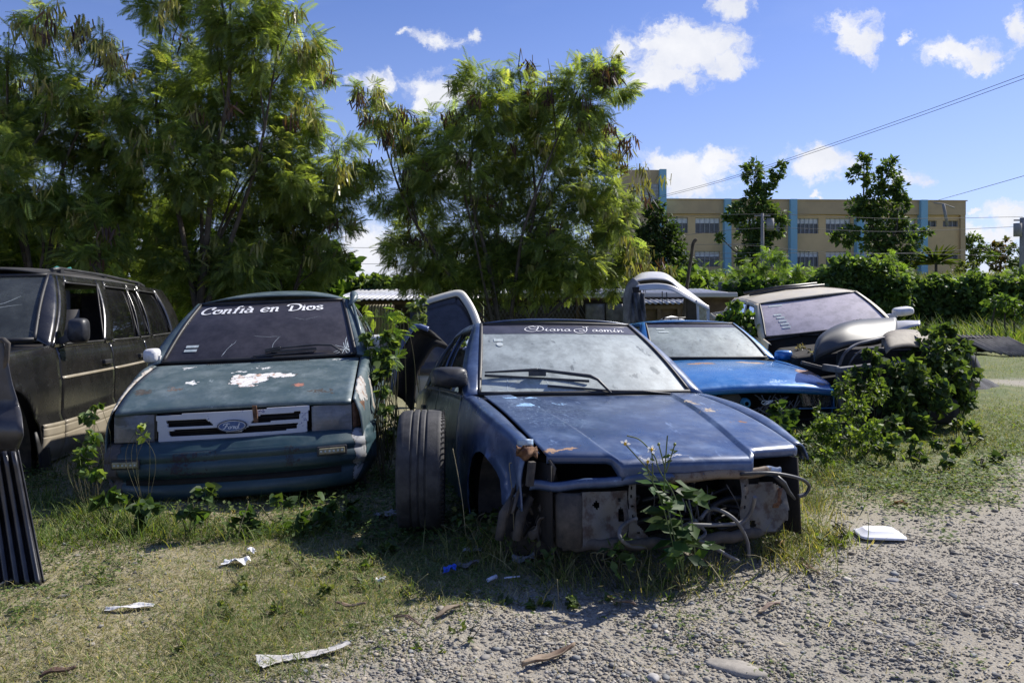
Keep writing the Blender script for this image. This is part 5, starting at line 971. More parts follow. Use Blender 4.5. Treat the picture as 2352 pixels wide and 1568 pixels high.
# ================================================================ SHEDS
m_zinc=plain('zinc_roof_sheet',(.50,.51,.53),(.36,.36,.37),.38,.35,sc=2.5); m_dkw=plain('dark_shed_board',(.035,.033,.032),(.07,.06,.05),.85,sc=5); m_pl=plain('brown_plank',(.10,.07,.045),(.15,.11,.07),.85,sc=6); m_yl=plain('yellowish_corrugated_wall',(.40,.34,.20),(.30,.26,.17),.7,sc=4)
def corr(mb,a,b_,back,amp=.018,pitch=.11):
    """corrugated sheet: front edge a->b, back = offset vector"""
    a=Vector(a); b_=Vector(b_); L_=(b_-a).length; n=int(L_/pitch*6)
    mb.grid(lambda u,v:a.lerp(b_,u)+Vector(back)*v+Vector((0,0,amp*math.sin(u*L_/pitch*2*math.pi))),n,2); return mb
def shed(label,x0,x1,yf,yb_,Y,wallmat,depth=3.2,gut=False,extra=None):
    a=W(x0,yf,Y); b_=W(x1,yf,Y); g=gz1(a.x,Y); root=empty('tin_roof_shed',((a.x+b_.x)/2,Y,g),(0,0,0),label,'shed','low tin roofed sheds'); o_=-root.location
    back=W(x0,yb_,Y+depth)-W(x0,yf,Y); back.x=0
    mb=MB(); corr(mb,a+o_,b_+o_,back); mb.build('roof',m_zinc,root,thick=.004)
    mb=MB(); mb.box(((a+b_)/2+o_+Vector((0,.25,(g-a.z)/2-.06))),((b_-a).length-.1,.05,a.z-g)); 
    mb.build('wall',wallmat,root); mb=MB(); mb.box(((a+b_)/2+o_+Vector((0,depth-.2,(g-a.z)/2))),((b_-a).length-.1,.05,a.z-g+.1)); mb.build('wall',wallmat,root)
    mb=MB(); n=max(3,int((b_-a).length/1.1))
    for i in range(n+1): p=a.lerp(b_,i/n)+o_; mb.box((p.x,p.y+.16,(g+a.z)/2+o_.z-.03),(.07,.07,a.z-g-.03))
    mb.box(((a+b_)/2+o_+Vector((0,.15,-.07))),((b_-a).length,.06,.07)); mb.build('post_frame',m_pl,root)
    if gut: mb=MB(); mb.box(((a+b_)/2+o_+Vector((0,-.08,-.01))),((b_-a).length,.13,.10)); mb.build('gutter',plain('grey_white_gutter',(.45,.46,.48),None,.5),root,bevel=.02)
    return root,o_
s1,o1=shed('long shed with grey tin roof behind the climbing vine beside the green hatchback',760,1100,688,664,16.5,m_dkw)
mb=MB(); a=W(838,700,16.4)+o1; b_=W(905,700,16.4)+o1; corr(mb,a,b_,(0,0.001,-.8),.012,.06)
for i in range(len(mb.v)): x,y,z=mb.v[i]; mb.v[i]=(x,y-.0+.02*math.sin(x*100),z)
mb.build('yellow_wall_sheet',m_yl,s1,thick=.004)
s2,o2=shed('shed with white gutter and dark hanging banners right of the middle tree trunks',1105,1440,677,664,16.0,m_dkw,gut=True)
m_ban=plain('grey_vinyl_banner',(.10,.10,.115),(.20,.20,.22),.6,sc=7)
for x0,x1 in ((1345,1389),(1392,1433)):
    mb=MB(); mb.grid(lambda u,v:W(lerp(x0,x1,u),lerp(698,752,v),15.9)+o2+Vector((0,.03*math.sin(u*7+v*3),0)),8,6); ob=mb.build('hanging_banner',m_ban,s2,thick=.004)
mb=MB()
for k in range(26):
    x=lerp(1100,1330,k/25); 
    for sg in (-1,1): mb.tube([W(x,700,15.8)+o2,W(x+sg*26,745,15.8)+o2],.006,4)
mb.build('wire_mesh',M['hose'],s2)
s3,o3=shed('small shed with white gutter behind the raised white car shell',1440,1690,676,664,16.3,m_pl,gut=True)
s4,o4=shed('lean-to with sagging bright corrugated sheet framed by the white car shell',1470,1610,697,682,15.2,m_pl,depth=1.6)
# ================================================================ POLES, WIRES
m_pole=plain('grey_pole_concrete',(.22,.21,.20),(.30,.29,.28),.85,sc=3); m_wire=plain('dark_wire',(.10,.10,.11),None,.6)
def upole(label,px,top,Y,r,boxpx=None,group='utility poles'):
    g=(px-CX)/FP*Y; z0=gz1(g,Y); root=empty('utility_pole',(g,Y,z0),(0,0,0),label,'utility pole',group); h=W(px,top,Y).z-z0
    MB().tube([(0,0,-.2),(0,0,h*.5),(0,0,h)],[r*1.15,r,r*.85],10).build('post',m_pole,root)
    if boxpx: MB().tube([(boxpx,-.25,h-1.1),(boxpx,-.25,h-.35)],.22,12).tube([(0,0,h-.5),(boxpx,-.2,h-.5)],.05,5).build('transformer',m_pole,root)
    MB().bar((-.5,0,h-.15),(.5,0,h-.15),.08,.08).build('crossarm',m_pole,root); return root
upole('slim utility pole with transformer in front of the left ragged tree',1751,490,50,.11,.42); upole('thick utility pole with transformer cut by the right edge of the picture',2349,500,46,.17,-.45)
def pole_stick(label,pts,Y,r): 
    P_=[W(x,y,Y) for x,y in pts]; o=MB().tube(catm([Vector((P_[0].x,Y,gz1(P_[0].x,Y)-.1))]+P_,4),[r*1.4]+[r]*(4*(len(P_)-1)+3)+[r*.6],6).build('dead_branch_post',m_bark); tag(o,label,'post'); 
pole_stick('thin crooked bare stick standing behind the white car shell',[(1571,735),(1580,640),(1588,590),(1592,560),(1600,548)],14.2,.03)
def wire(label,pts,r,group='overhead wires'):
    o=MB().tube(catm(pts,10),r*.72,5,cap=False).build('overhead_wire',m_wire); return tag(o,label,'wire',group)
wire('upper wire of the pair running down from the top right corner',[W(2420,148,40),W(2352,172,40),W(2100,264,46),W(1800,368,55),W(1640,418,62),W(1510,452,70)],.022)
wire('lower wire of the pair running down from the top right corner',[W(2420,156,40),W(2352,181,40),W(2100,271,46),W(1800,373,55),W(1640,422,62),W(1510,456,70)],.022)
wire('single wire sloping down to the right roof corner of the building',[W(2420,384,50),W(2352,404,52),W(2240,436,60),W(2140,464,76)],.026)
for (lb,pp,Y) in (('highest level wire across the building and right pole',[(1500,500),(1751,492),(2050,502),(2349,498)],49),('second level wire across the building just above its lower windows',[(1500,548),(1751,524),(2050,532),(2349,520)],49),('pale thick wire sagging across the lower windows',[(1500,588),(1751,580),(2000,584),(2349,566)],49),('lowest dashed wire from the left pole over the vine mound',[(1640,560),(1751,566),(1900,580),(2120,583),(2352,590)],48),('wire seen in the gap of sky between the trees',[(700,566),(850,569),(1000,568),(1751,560)],49),('lower wire seen in the gap of sky between the trees',[(700,604),(850,606),(1000,604),(1751,592)],49)):
    wire(lb,[W(x,y,Y) for x,y in pp],.019)
g=W(2145,466,76); o=MB().tube([g,g+Vector((.9,0,-.1)),g+Vector((1.9,-.1,-.5))],.06,6).tube([g+Vector((.9,0,-.1)),g+Vector((1.3,0,-2.2))],.14,8).build('lamp_bracket',m_pole); tag(o,'broken lamp bracket on the parapet at the right end of the building','bracket')
# ================================================================ TYRE
Yt=4.02; g=G(968,1206); g.z=gz1(g.x,g.y)-.012
tr0=empty('old_tyre',(g.x,g.y+.02,g.z),(math.radians(-2),0,math.radians(4)),'worn black tyre standing upright between the green hatchback and the navy sedan','tyre')
R_=.318; prof=[]
tw=.118
pr=[(-.085,.205),(-.108,.225),(-.122,.262),(-.118,.292),(-.104,.308),(-.088,R_-.006)]
for x in np.linspace(-.085,.085,41):
    gr2=0.009 if any(abs(x-c)<.0042 for c in (-.045,-.008,.028)) else 0; pr.append((x,R_-gr2-.006*(abs(x)/.085)**2))
pr+=[(-a,b) for a,b in pr[:6][::-1]]; pr+=[(.075,.198),(0,.30),(-.075,.198),(-.085,.205)]
mb=MB(); mb.lathe(pr,(0,0,R_),(1,0,0),72)
tyrem=plain('worn_tyre_rubber',(.022,.022,.024),(.06,.058,.057),.7,sc=14,bump=.25,bsc=120); mb.build('casing',tyrem,tr0)
mb=MB()
for k in range(64):
    a=2*math.pi*k/64; c=Vector((.098,math.cos(a)*(R_-.012),R_+math.sin(a)*(R_-.012))); mb.box(c,(.052,.004,.010),Matrix.Rotation(a,3,'X')@Matrix.Rotation(.45,3,'Y'))
mb.build('shoulder_groove',M['void'],tr0)
mb=MB(); mb.lathe([(-.06,.05),(-.06,.19),(-.075,.203),(.075,.203),(.06,.19),(-.05,.185)],(0,0,R_),(1,0,0),36); mb.build('rim',M['inner'],tr0)
# ================================================================ RIBBED BLACK LINER (left foreground)
lr=empty('ribbed_liner',(G(30,1345).x,3.36,0),(0,0,0),'big black ribbed plastic bed liner standing at the left edge of the picture','bed liner'); ob=Vector(lr.location)
m_lin=plain('black_liner_plastic',(.016,.016,.019),(.05,.05,.056),.42,sc=5,bump=.2,bsc=40,coat=.2)
def liner(u,v):
    # v 0 ground .. 1 top ; u 0 outer-left .. 1 right edge
    py=lerp(1342,1030,v); xr=lerp(104,42,v); xl=-210; px=lerp(xl,xr,u); Y=3.40+.10*v+.05*math.sin(3.1*v)
    rib=((u*13)%1); d=.045*float(ss(.0,.18,rib)*(1-ss(.5,.68,rib))); d*=float(1-ss(.90,1.0,v)); return W(px,py,Y-d)-ob
mb=MB(); mb.grid(liner,169,24)
mb.build('ribbed_panel',m_lin,lr,thick=.006)
def linup(u,v):
    pts=[(1034,42),(1000,54),(950,50),(880,28),(800,12),(778,8)]; f=v*5; i=min(int(f),4); t_=f-i; py=lerp(pts[i][0],pts[i+1][0],t_); xr=lerp(pts[i][1],pts[i+1][1],t_)
    return W(lerp(-210,xr,u),py,3.50-.10*math.sin(min(1,v*2.2)*3.1)*u-.03-.14*(1-u)*0)-ob
mb=MB(); mb.grid(linup,20,24); mb.build('upper_shoulder',m_lin,lr,thick=.006)
mb=MB(); mb.tube([W(-20,782,3.5)-ob,W(8,780,3.45)-ob,W(18,788,3.45)-ob,W(12,860,3.48)-ob],.012,6); mb.build('edge_bracket',M['inner'],lr)
for k in range(3):
    pass
# ================================================================ WHITE CAR SHELL (raised tailgate)
Yw=11.0; ws_=empty('white_car_shell',(W(1530,735,Yw).x,Yw,gz1(W(1530,735,Yw).x,Yw)),(0,0,0),'pale grey open car shell with raised arched tailgate behind the bright blue car','car shell'); ow=-ws_.location
m_wh=paint('dull_white_paint',(.50,.50,.50),(.58,.58,.58),.4,0,(),dust=.3,dust_sheen_c=(.32,.31,.3),coat=.2,scr=.1)
def cw(pts,Y): return [W(x,y,Y)+ow for x,y in pts]
def strip(mb,A,B,nu=30,nv=5,bul=Vector((0,0,0))):
    a=catm(A,8); b=catm(B,8)
    def at_(c,u): f=u*(len(c)-1); i=min(int(f),len(c)-2); return c[i].lerp(c[i+1],f-i)
    mb.grid(lambda u,v:at_(a,u).lerp(at_(b,u),v)+bul*math.sin(math.pi*v),nu,nv); return mb
strip(MB(),cw([(1455,640),(1476,627),(1512,625),(1535,632),(1560,652),(1600,682),(1627,704)],Yw+.55),cw([(1455,648),(1475,643),(1510,641),(1538,646),(1558,662),(1596,688),(1622,706)],Yw-.1),bul=Vector((0,0,.006))).build('raised_hatch',m_wh,ws_,thick=.012)
strip(MB(),cw([(1456,648),(1478,643),(1510,642),(1538,648),(1552,659)],Yw-.05),cw([(1458,658),(1480,653),(1510,652),(1540,656),(1552,662)],Yw+.1)).build('hatch_inner_panel',M['inner'],ws_,thick=.02)
strip(MB(),cw([(1458,655),(1485,652),(1515,651),(1545,657),(1575,674),(1615,697)],Yw-.2),cw([(1464,667),(1485,666),(1515,665),(1545,668),(1572,682),(1612,704)],Yw-.24)).build('roof_frame',m_wh,ws_,thick=.014)
strip(MB(),cw([(1456,640),(1444,652),(1436,675),(1434,700),(1435,740),(1436,790)],Yw-.1),cw([(1468,650),(1460,664),(1452,690),(1448,715),(1446,740),(1446,790)],Yw-.2)).build('corner_pillar',plain('dark_grey_metal',(.14,.135,.13),(.24,.23,.22),.6,sc=8),ws_,thick=.06)  # pillar has its own darker grey beside the white panels
strip(MB(),cw([(1452,660),(1456,680),(1452,700)],Yw-.3),cw([(1468,658),(1466,680),(1460,700)],Yw-.3)).build('lamp_hole',M['void'],ws_,thick=.03)
strip(MB(),cw([(1598,689),(1612,696),(1627,704)],Yw-.25),cw([(1600,697),(1614,704),(1627,712)],Yw-.28)).build('hatch_corner',m_wh,ws_,thick=.04)
mb=MB(); mb.grid(lambda u,v:W(lerp(1603,1624,u),lerp(702,790,v),Yw-.2)+ow,2,4); mb.build('shattered_side_glass',glass('shattered_glass',(.6,.7,.66),(.32,.38,.36),.3,.95,.2),ws_)
mb=MB(); mb.bar(*cw([(1626,706),(1627,792)],Yw-.22),.02,.04); mb.bar(*cw([(1602,700),(1606,792)],Yw-.22),.03,.03); mb.build('window_edge',m_wh,ws_)
strip(MB(),cw([(1576,676),(1576,735),(1576,792)],Yw+.3),cw([(1602,694),(1604,735),(1606,792)],Yw+.1)).build('brown_inner_panel',plain('brown_card_panel',(.07,.06,.05),(.10,.09,.075),.8),ws_,thick=.02)
mb=MB(); mb.bar(*cw([(1521,669),(1521,700)],Yw),.012,.012); mb.bar(*cw([(1531,671),(1532,692)],Yw),.012,.012); mb.build('strut',M['plastic'],ws_)
mb=MB(); mb.grid(lambda u,v:W(lerp(1440,1625,u),lerp(740,800,v),Yw-.1)+ow,4,3); mb.grid(lambda u,v:W(lerp(1440,1625,u),790,Yw+v*1.6)+ow,4,3); mb.build('lower_shell',M['inner'],ws_,thick=.03)
mb=MB(); mb.grid(lambda u,v:W(lerp(1450,1480,u)+8*(v**1.5)*(u-.3),lerp(672,742,v),Yw-.35+.05*math.sin(u*9+v*4)+.03*math.sin(u*21-v*6)),14,14)
o=mb.build('hanging_cloth',plain('dark_grey_cloth',(.045,.048,.055),(.10,.10,.11),.8,sc=5),thick=.006); tag(o,'dark grey cloth hanging on the left pillar of the white car shell','cloth')
# white car behind inside shell
mb=MB(); mb.grid(lambda u,v:W(lerp(1515,1590,u),lerp(735-9*math.sin(math.pi*min(1,u*1.3)),760,v),12.6+.5*u),12,5); o=mb.build('car_roof_panel',m_wh,thick=.02); tag(o,'low white roof panel lying behind the white car shell','panel')
o=MB().tube([W(1515,738,12.3),W(1525,731,12.3),W(1590,729,12.3)],.012,5).build('handrail',M['plastic']); 
mb=MB(); 
for x in (1525,1541,1558,1574,1589): mb.tube([W(x,730,12.3),W(x,760,12.3)],.008,5)
q=mb.build('rail_bars',M['plastic'],o); tag(o,'thin dark railing seen through the white car shell','railing')
# ================================================================ CREAM TAILGATE BEHIND
m_cr=paint('cream_white_paint',(.50,.49,.42),(.58,.57,.51),.45,0,(),dust=.3,dust_sheen_c=(.36,.34,.28),coat=.1,scr=.1)
Yc=9.4; tg=empty('leaning_tailgate',(W(1020,800,Yc).x,Yc,gz1(W(1020,800,Yc).x,Yc)),(0,0,0),'cream rear door frame with dark window leaning behind the navy sedan roof','tailgate'); og=-tg.location
def tw(pts,dy=0): return [W(x,y,Yc+(y-670)*-.0035+dy)+og for x,y in pts]
out_=[(938,702),(985,686),(1030,673),(1056,669),(1072,680),(1096,722),(1120,800),(1135,860)]; inn_=[(942,712),(986,697),(1030,684),(1050,681),(1062,692),(1082,728),(1104,800),(1118,860)]
strip(MB(),tw(out_),tw(inn_),40,4,Vector((0,-.015,0))).build('frame',m_cr,tg,thick=.04)
strip(MB(),tw(inn_,.015),tw([(x-2.5,y+3) for x,y in inn_],.0),40,2).build('window_seal',M['black'],tg,thick=.012)
mb=MB(); gi=[tw([p],.03)[0] for p in inn_]; bt=tw([(938,860),(960,860),(985,860),(1010,860),(1035,860),(1060,860),(1090,860),(1118,860)],.03)
mb.grid(lambda u,v:gi[min(7,int(round(u*7)))].lerp(bt[min(7,int(round(u*7)))],v),7,6); mb.build('tinted_window',glass('dark_dusty_windscreen',(.08,.08,.09),(.10,.10,.115),.7,.98,.12),tg,thick=.004)
mb=MB(); mb.tube([W(1047,671,Yc-.02)+og,W(1049,684,Yc-.02)+og],.012,6); mb.build('roof_joint',M['plastic'],tg)
mb=MB(); mb.grid(lambda u,v:W(lerp(936,1130,u),lerp(860,925,v),Yc-.6)+og,4,4); mb.build('lower_panel',m_cr,tg,thick=.03)
# dark trunk lid with chipped blue rim, leaning behind the navy sedan
o=empty('open_boot_lid',W(950,830,6.9),(0,0,0),'raised dark boot lid with chipped blue and white rim left of the navy sedan','boot lid'); ol=-o.location
rim=[(901,900),(909,830),(914,808),(930,780),(945,757),(960,749),(984,756)]
mb=MB(); P_=catm([W(x,y,6.8)+ol for x,y in rim],6); mb.tube(P_,.022,8); mb.build('rim',paint('chipped_blue_rim',(.05,.10,.30),(.35,.38,.45),.4,0,(),scr=.8),o)
strip(MB(),[W(x+4,y+5,6.85)+ol for x,y in rim],[W(x+46,y+44,6.9)+ol for x,y in rim],bul=Vector((0,.1,0))).build('lid_inside',M['void'],o,thick=.03)
# ================================================================ WRECKED FRONT UNDER VINES (right)
m_hd=plain('dark_grey_hood',(.05,.056,.062),(.07,.075,.08),.52,sc=4)
c=W(1960,790,8.1); ho=empty('loose_bumper_cover',c,(0,0,0),'dark grey curved hood panel lying loose in front of the tan van','hood panel'); oh=-c
A_=[(1868,822,7.7),(1880,776,7.9),(1922,748,8.2),(1975,736,8.5),(2045,736,8.7)]; B_=[(1870,824,7.6),(1893,812,7.6),(1945,792,7.6),(2010,785,7.7),(2060,768,7.9)]
strip(MB(),[W(x,y,Y)+oh for x,y,Y in A_],[W(x,y,Y)+oh for x,y,Y in B_],34,12,Vector((0,-.06,.09))).build('curved_panel',m_hd,ho,thick=.012)
strip(MB(),[W(x,y,Y)+oh for x,y,Y in B_],[W(x,y+6,Y+.10)+oh for x,y,Y in B_],34,3).build('edge_lip',m_hd,ho,thick=.01)
mb=MB()
for k in range(3): mb.bar(W(1934+k*7,759-k*1,8.02)+oh+Vector((0,-.05,.045)),W(1958+k*7,745-k*1,8.30)+oh+Vector((0,-.05,.045)),.022,.01)
mb.build('vent_slot',M['void'],ho)
strip(MB(),[W(x,y,8.6)+oh for x,y in ((2044,738),(2075,738),(2112,741))],[W(x,y,8.3)+oh for x,y in ((2058,766),(2090,752),(2114,746))],12,4,Vector((0,0,.03))).build('headlamp_wing',m_wh,ho,thick=.012)
c=W(2000,900,7.6); c.z=0; wr_=empty('wrecked_front_frame',c,(0,0,0),'stripped beige and grey car front frame overgrown by vines','car wreck'); ow2=-c
m_bg=plain('dirty_beige_metal',(.24,.21,.16),(.13,.11,.085),.7,sc=7); m_gm=plain('bare_grey_metal',(.17,.175,.19),(.07,.06,.055),.6,.1,sc=8)
def wb_(pts): return [W(x,y,Y)+ow2 for x,y,Y in pts]
strip(MB(),wb_([(2025,800,7.5),(2030,770,7.7),(2060,758,7.9),(2110,760,8.0),(2155,778,7.9)]),wb_([(2035,812,7.3),(2050,800,7.3),(2090,795,7.4),(2120,800,7.5),(2150,802,7.6)]),30,10,Vector((0,0,.05))).build('inner_fender',m_bg,wr_,thick=.012)
mb=MB(); mb.tube(catm(wb_([(1925,845,7.3),(1940,812,7.3),(1965,792,7.35),(2000,782,7.4),(2030,775,7.5)]),8),.014,6); mb.tube(catm(wb_([(1932,900,7.3),(1945,850,7.3),(1965,815,7.3),(1995,800,7.3),(2030,800,7.3)]),8),.008,6); mb.build('arch_rail',m_gm,wr_)
mb=MB(); mb.bar(*wb_([(1890,843,7.3),(1925,848,7.2)]),.05,.06); mb.bar(*wb_([(1925,850,7.15),(2080,832,7.4)]),.06,.05); mb.bar(*wb_([(1840,832,7.3),(1890,845,7.3)]),.03,.03); mb.bar(*wb_([(1935,888,7.1),(2010,884,7.1)]),.05,.05); mb.bar(*wb_([(2030,885,7.15),(2100,872,7.3)]),.05,.05); mb.bar(*wb_([(1925,850,7.2),(1935,960,7.2)]),.05,.04); mb.build('radiator_frame',m_gm,wr_,bevel=.006)
mb=MB(); mb.box(W(2040,880,7.7)+ow2,(.95,.3,.65)); mb.box(W(2080,940,7.4)+ow2,(.9,.3,.25)); mb.build('dark_cavity_fill',M['void'],wr_,bevel=.08)  # near-black boxes stand in for the shaded cavity behind the rails
c=W(2205,848,8.3); c.z=0; wh=empty('old_wheel',W(2170,885,8.4),(0,0,math.radians(20)),'dark old tyre half hidden behind the vine covered wreck','tyre'); MB().lathe([(-.1,.2),(-.11,.28),(-.06,.33),(.06,.33),(.11,.28),(.1,.2),(-.1,.2)],(0,0,.14),(1,.5,0),30).build('casing',tyrem,wh); MB().lathe([(-.05,.0),(-.05,.2),(.05,.2),(.05,.0)],(0,0,.14),(1,.5,0),24).build('rim',M['rust'],wh)
# sheets and gravel heap at right
o=empty('corrugated_sheet_stack',W(2240,806,16.5),(0,0,0),'pile of grey corrugated roof sheets in the grass by the wall','sheet stack'); osx=-o.location
for k in range(3):
    mb=MB(); a=W(2188+k*22,771+k*2,16.8-k*.05)+osx; b_=W(2272+k*22,771+k*2,16.8-k*.05)+osx; corr(mb,a,b_,(.42,-.55,-.30-.02*k),.03,.09); mb.build('corrugated_sheet',plain('grimy_cement_sheet',(.10,.095,.09),(.18,.17,.16),.85,sc=6),o,thick=.008)
mb=MB(); mb.box(W(2215,790,16.9)+osx,(.9,.5,.3)); mb.build('support_block',M['void'],o)
c=G(2240,893); mb=MB()
def pile(u,v):
    a=2*math.pi*u; r=v; rr_=1+.15*math.sin(3*a+1)+.08*math.sin(7*a); return (c.x+math.cos(a)*r*.50*rr_,c.y+.3+math.sin(a)*r*.55*rr_,gz1(c.x,c.y)-.02+.27*max(0,(1-r))**1.15+.01*math.sin(9*a+r*20))
mb.grid(pile,60,22); o=mb.build('gravel_heap',plain('dark_blue_gravel',(.03,.032,.036),(.09,.09,.10),.9,sc=120,bump=.9,bsc=150,lo=.4,hi=.6)); tag(o,'small dark gravel heap on bare ground right of the vine covered wreck','gravel heap')
# ================================================================ VINES AND WEEDS BY THE WRECKS
VB=[(.08,.14,.032),(.11,.18,.042),(.06,.10,.025),(.15,.22,.05)]
def cluster(name,label,bl,leaf,k,cols,seed,tpl=T_HEART,cat='vine',group=None,mat=None,flat=.9,droop=.3,stemr=.004,shell=3):
    """bl: (px,py,r px,Y)"""
    rr=random.Random(seed); b0=bl[0]; c0=W(b0[0],b0[1],b0[3]); base=Vector((c0.x,b0[3],gz1(c0.x,b0[3]))); root=empty(name,base,(0,0,0),label,cat,group); B=[]; mb=MB()
    for b in bl:
        c=W(b[0],b[1],b[3])-base; r=b[2]/FP*b[3]; B.append((tuple(c),(r,r*.8,r)))
        for j in range(3):
            e=c+Vector((rr.uniform(-r,r),rr.uniform(-r,r),rr.uniform(-r,r)))*.9; s=Vector((c.x+rr.uniform(-.5,.5)*r,c.y+.02,min(0,c.z-r))); m_=s.lerp(e,.5)+Vector((rr.uniform(-.08,.08),rr.uniform(-.05,.05),.06)); mb.tube(catm([s,m_,e],6),stemr,4,cap=False)
    mb.build('stem',plain('green_brown_stem',(.07,.08,.03),(.10,.08,.045),.7),root); crown('leaves',mat or m_vin,tpl,B,k,leaf,cols,root,droop,shell=shell,flat=flat); return root
cluster('leaf_mound','large heart leaved vine mound swallowing the wrecked car front',[(2140,840,62,7.5),(2080,870,52,7.1),(2180,880,60,7.5),(2120,910,56,7.1),(2060,930,40,6.9),(2190,820,40,7.8),(2170,770,30,7.9),(2210,860,26,7.9),(2130,770,22,7.6),(1990,880,34,6.9),(1960,860,18,6.9),(2010,820,20,7.0),(2210,800,16,7.9)],.056,46,[(.045,.08,.028),(.065,.11,.034),(.038,.065,.022),(.10,.15,.04)],1,shell=4)  # leaf colours darkened to hold the shade on the mound
cluster('weed_thicket','bright small leaved weeds in front of the bright blue car',[(1880,985,38,5.9),(1930,1000,44,5.9),(1850,1020,34,5.7),(1990,1005,44,5.9),(1900,1050,30,5.5),(1960,940,34,6.3),(2010,900,30,6.6),(1940,885,26,6.6),(1890,950,16,6.2)],.042,46,[(.12,.19,.035),(.17,.24,.05),(.08,.13,.03),(.06,.10,.03)],2,T_LEAF,'weeds')
cluster('weed_thicket','low sprawling weeds running right from the vine mound over the lawn',[(2050,1030,26,5.7),(2100,1025,20,6.0),(2150,1022,16,6.2),(2200,1030,18,6.0),(2110,1055,18,5.6),(2180,1062,16,5.5),(2250,1068,14,5.5),(2210,975,24,6.8),(2240,1000,16,6.5),(2050,980,30,6.4),(2120,975,30,6.8),(2290,1050,12,5.7)],.050,34,[(.07,.12,.03),(.11,.17,.045),(.05,.09,.025),(.16,.2,.06)],3,T_HEART,'weeds',droop=.1,flat=.5)
cluster('weed_thicket','dark heart leaved plant growing inside the nose of the bright blue car',[(1790,950,26,6.4),(1780,985,30,6.2),(1810,1010,30,6.0)],.06,40,[(.04,.075,.022),(.06,.11,.03)],4,T_HEART,'weeds')
cluster('climbing_vine','leafy vine over the tan van side window and pillar',[(1690,715,24,9.9),(1720,740,24,9.8),(1745,760,24,9.6),(1660,735,14,9.9),(1780,765,18,9.5),(1800,775,14,9.4)],.07,50,[(.09,.16,.03),(.14,.21,.05),(.06,.10,.025)],5)
cluster('dry_brush','dry brown twigs and grey leaves behind the blue wing mirror',[(1845,812,22,8.9),(1875,818,20,8.6)],.035,40,[(.12,.09,.06),(.18,.15,.11),(.06,.05,.03),(.2,.21,.19)],6,T_LEAF,'dead plant',stemr=.006)
cluster('climbing_plant','tall weed with feathery bright leaves between the green hatchback and navy sedan',[(845,740,26,6.2),(880,720,26,6.2),(900,760,30,6.1),(860,790,30,6.0),(915,720,20,6.2),(885,820,24,5.8),(930,740,18,6.2)],.10,26,[(.09,.17,.03),(.13,.22,.04),(.18,.25,.05)],7,T_FROND,'weeds',mat=m_leu)
cluster('climbing_vine','round leaved vine hanging over the right mirror of the green hatchback',[(860,800,26,5.75),(880,830,24,5.6),(868,860,18,5.5),(890,785,22,5.8),(880,900,12,5.3),(885,940,12,5.2),(850,775,14,5.8)],.05,50,[(.10,.16,.04),(.14,.2,.06),(.07,.11,.03)],8)
cluster('climbing_vine','small vine hanging on the cream car corner',[(955,705,16,8.8),(962,735,16,8.7),(970,690,10,8.8)],.055,40,[(.16,.2,.10),(.12,.17,.06)],9)
cluster('bright_weeds','yellow-green weeds glowing in the gap beside the standing tyre',[(898,960,16,6.4),(892,1010,18,6.2),(900,1060,18,6.0),(885,900,14,6.4),(895,1100,16,5.6)],.05,40,[(.13,.2,.03),(.2,.27,.04),(.08,.12,.025)],10,T_LEAF,'weeds')
cluster('climbing_vine','heart leaved vine at the left bumper corner of the green hatchback',[(200,1075,16,4.4),(225,1090,16,4.4),(205,960,14,4.6),(215,1000,14,4.5),(195,1040,16,4.4),(190,1060,10,4.4),(225,935,10,4.6),(185,1020,10,4.5)],.045,34,[(.09,.16,.035),(.14,.2,.07),(.06,.10,.03)],11,stemr=.0012)
cluster('heart_leaf_plant','dark heart leaved plant under the front bumper of the green hatchback',[(470,1130,22,4.0),(430,1180,30,3.95),(330,1170,34,4.1),(250,1160,30,4.15),(640,1150,22,4.1),(560,1200,26,4.0),(740,1180,34,4.15),(800,1160,30,4.2),(690,1200,24,4.0)],.050,26,[(.06,.11,.03),(.06,.11,.03),(.05,.08,.025)],12,stemr=.002)
cluster('small_vine_sprig','thin yellow vine sprig across the left headlight of the green hatchback',[(325,985,14,4.45),(330,1005,12,4.45)],.035,8,[(.2,.27,.05)],13,stemr=.0012)
cluster('ground_creeper','low creeping leaves at the shadow edge before the navy sedan',[(1010,1395,26,3.2),(1080,1390,24,3.25),(1150,1400,28,3.2),(1230,1395,26,3.2),(1310,1400,28,3.18),(860,1290,24,3.75),(900,1260,24,3.8),(820,1270,20,3.8),(840,1310,18,3.6),(1400,1390,22,3.2)],.030,24,[(.08,.13,.035),(.12,.17,.05),(.06,.09,.03)],14,T_HEART,'weeds',droop=-.1,flat=.4,stemr=.0015)
cluster('ground_creeper','small leafy weeds on the gravel before the navy car nose',[(1500,1350,24,3.35),(1560,1365,22,3.3),(1640,1370,18,3.3),(1540,1390,18,3.2),(1765,1380,20,3.25),(1420,1250,36,3.55),(1390,1280,30,3.5),(1460,1290,26,3.45)],.042,16,[(.05,.09,.025),(.08,.13,.035),(.06,.1,.03)],15,T_LEAF,'weeds',droop=-.1,stemr=.002)
cluster('heart_leaf_plant','sunlit yellow-green heart leaves right of the navy car nose',[(1850,1235,18,3.9),(1885,1240,18,3.9),(1920,1255,18,3.85),(1905,1275,14,3.8),(1870,1265,12,3.8),(1945,1225,8,3.95)],.042,18,[(.18,.26,.03),(.24,.30,.05),(.14,.2,.03)],16)
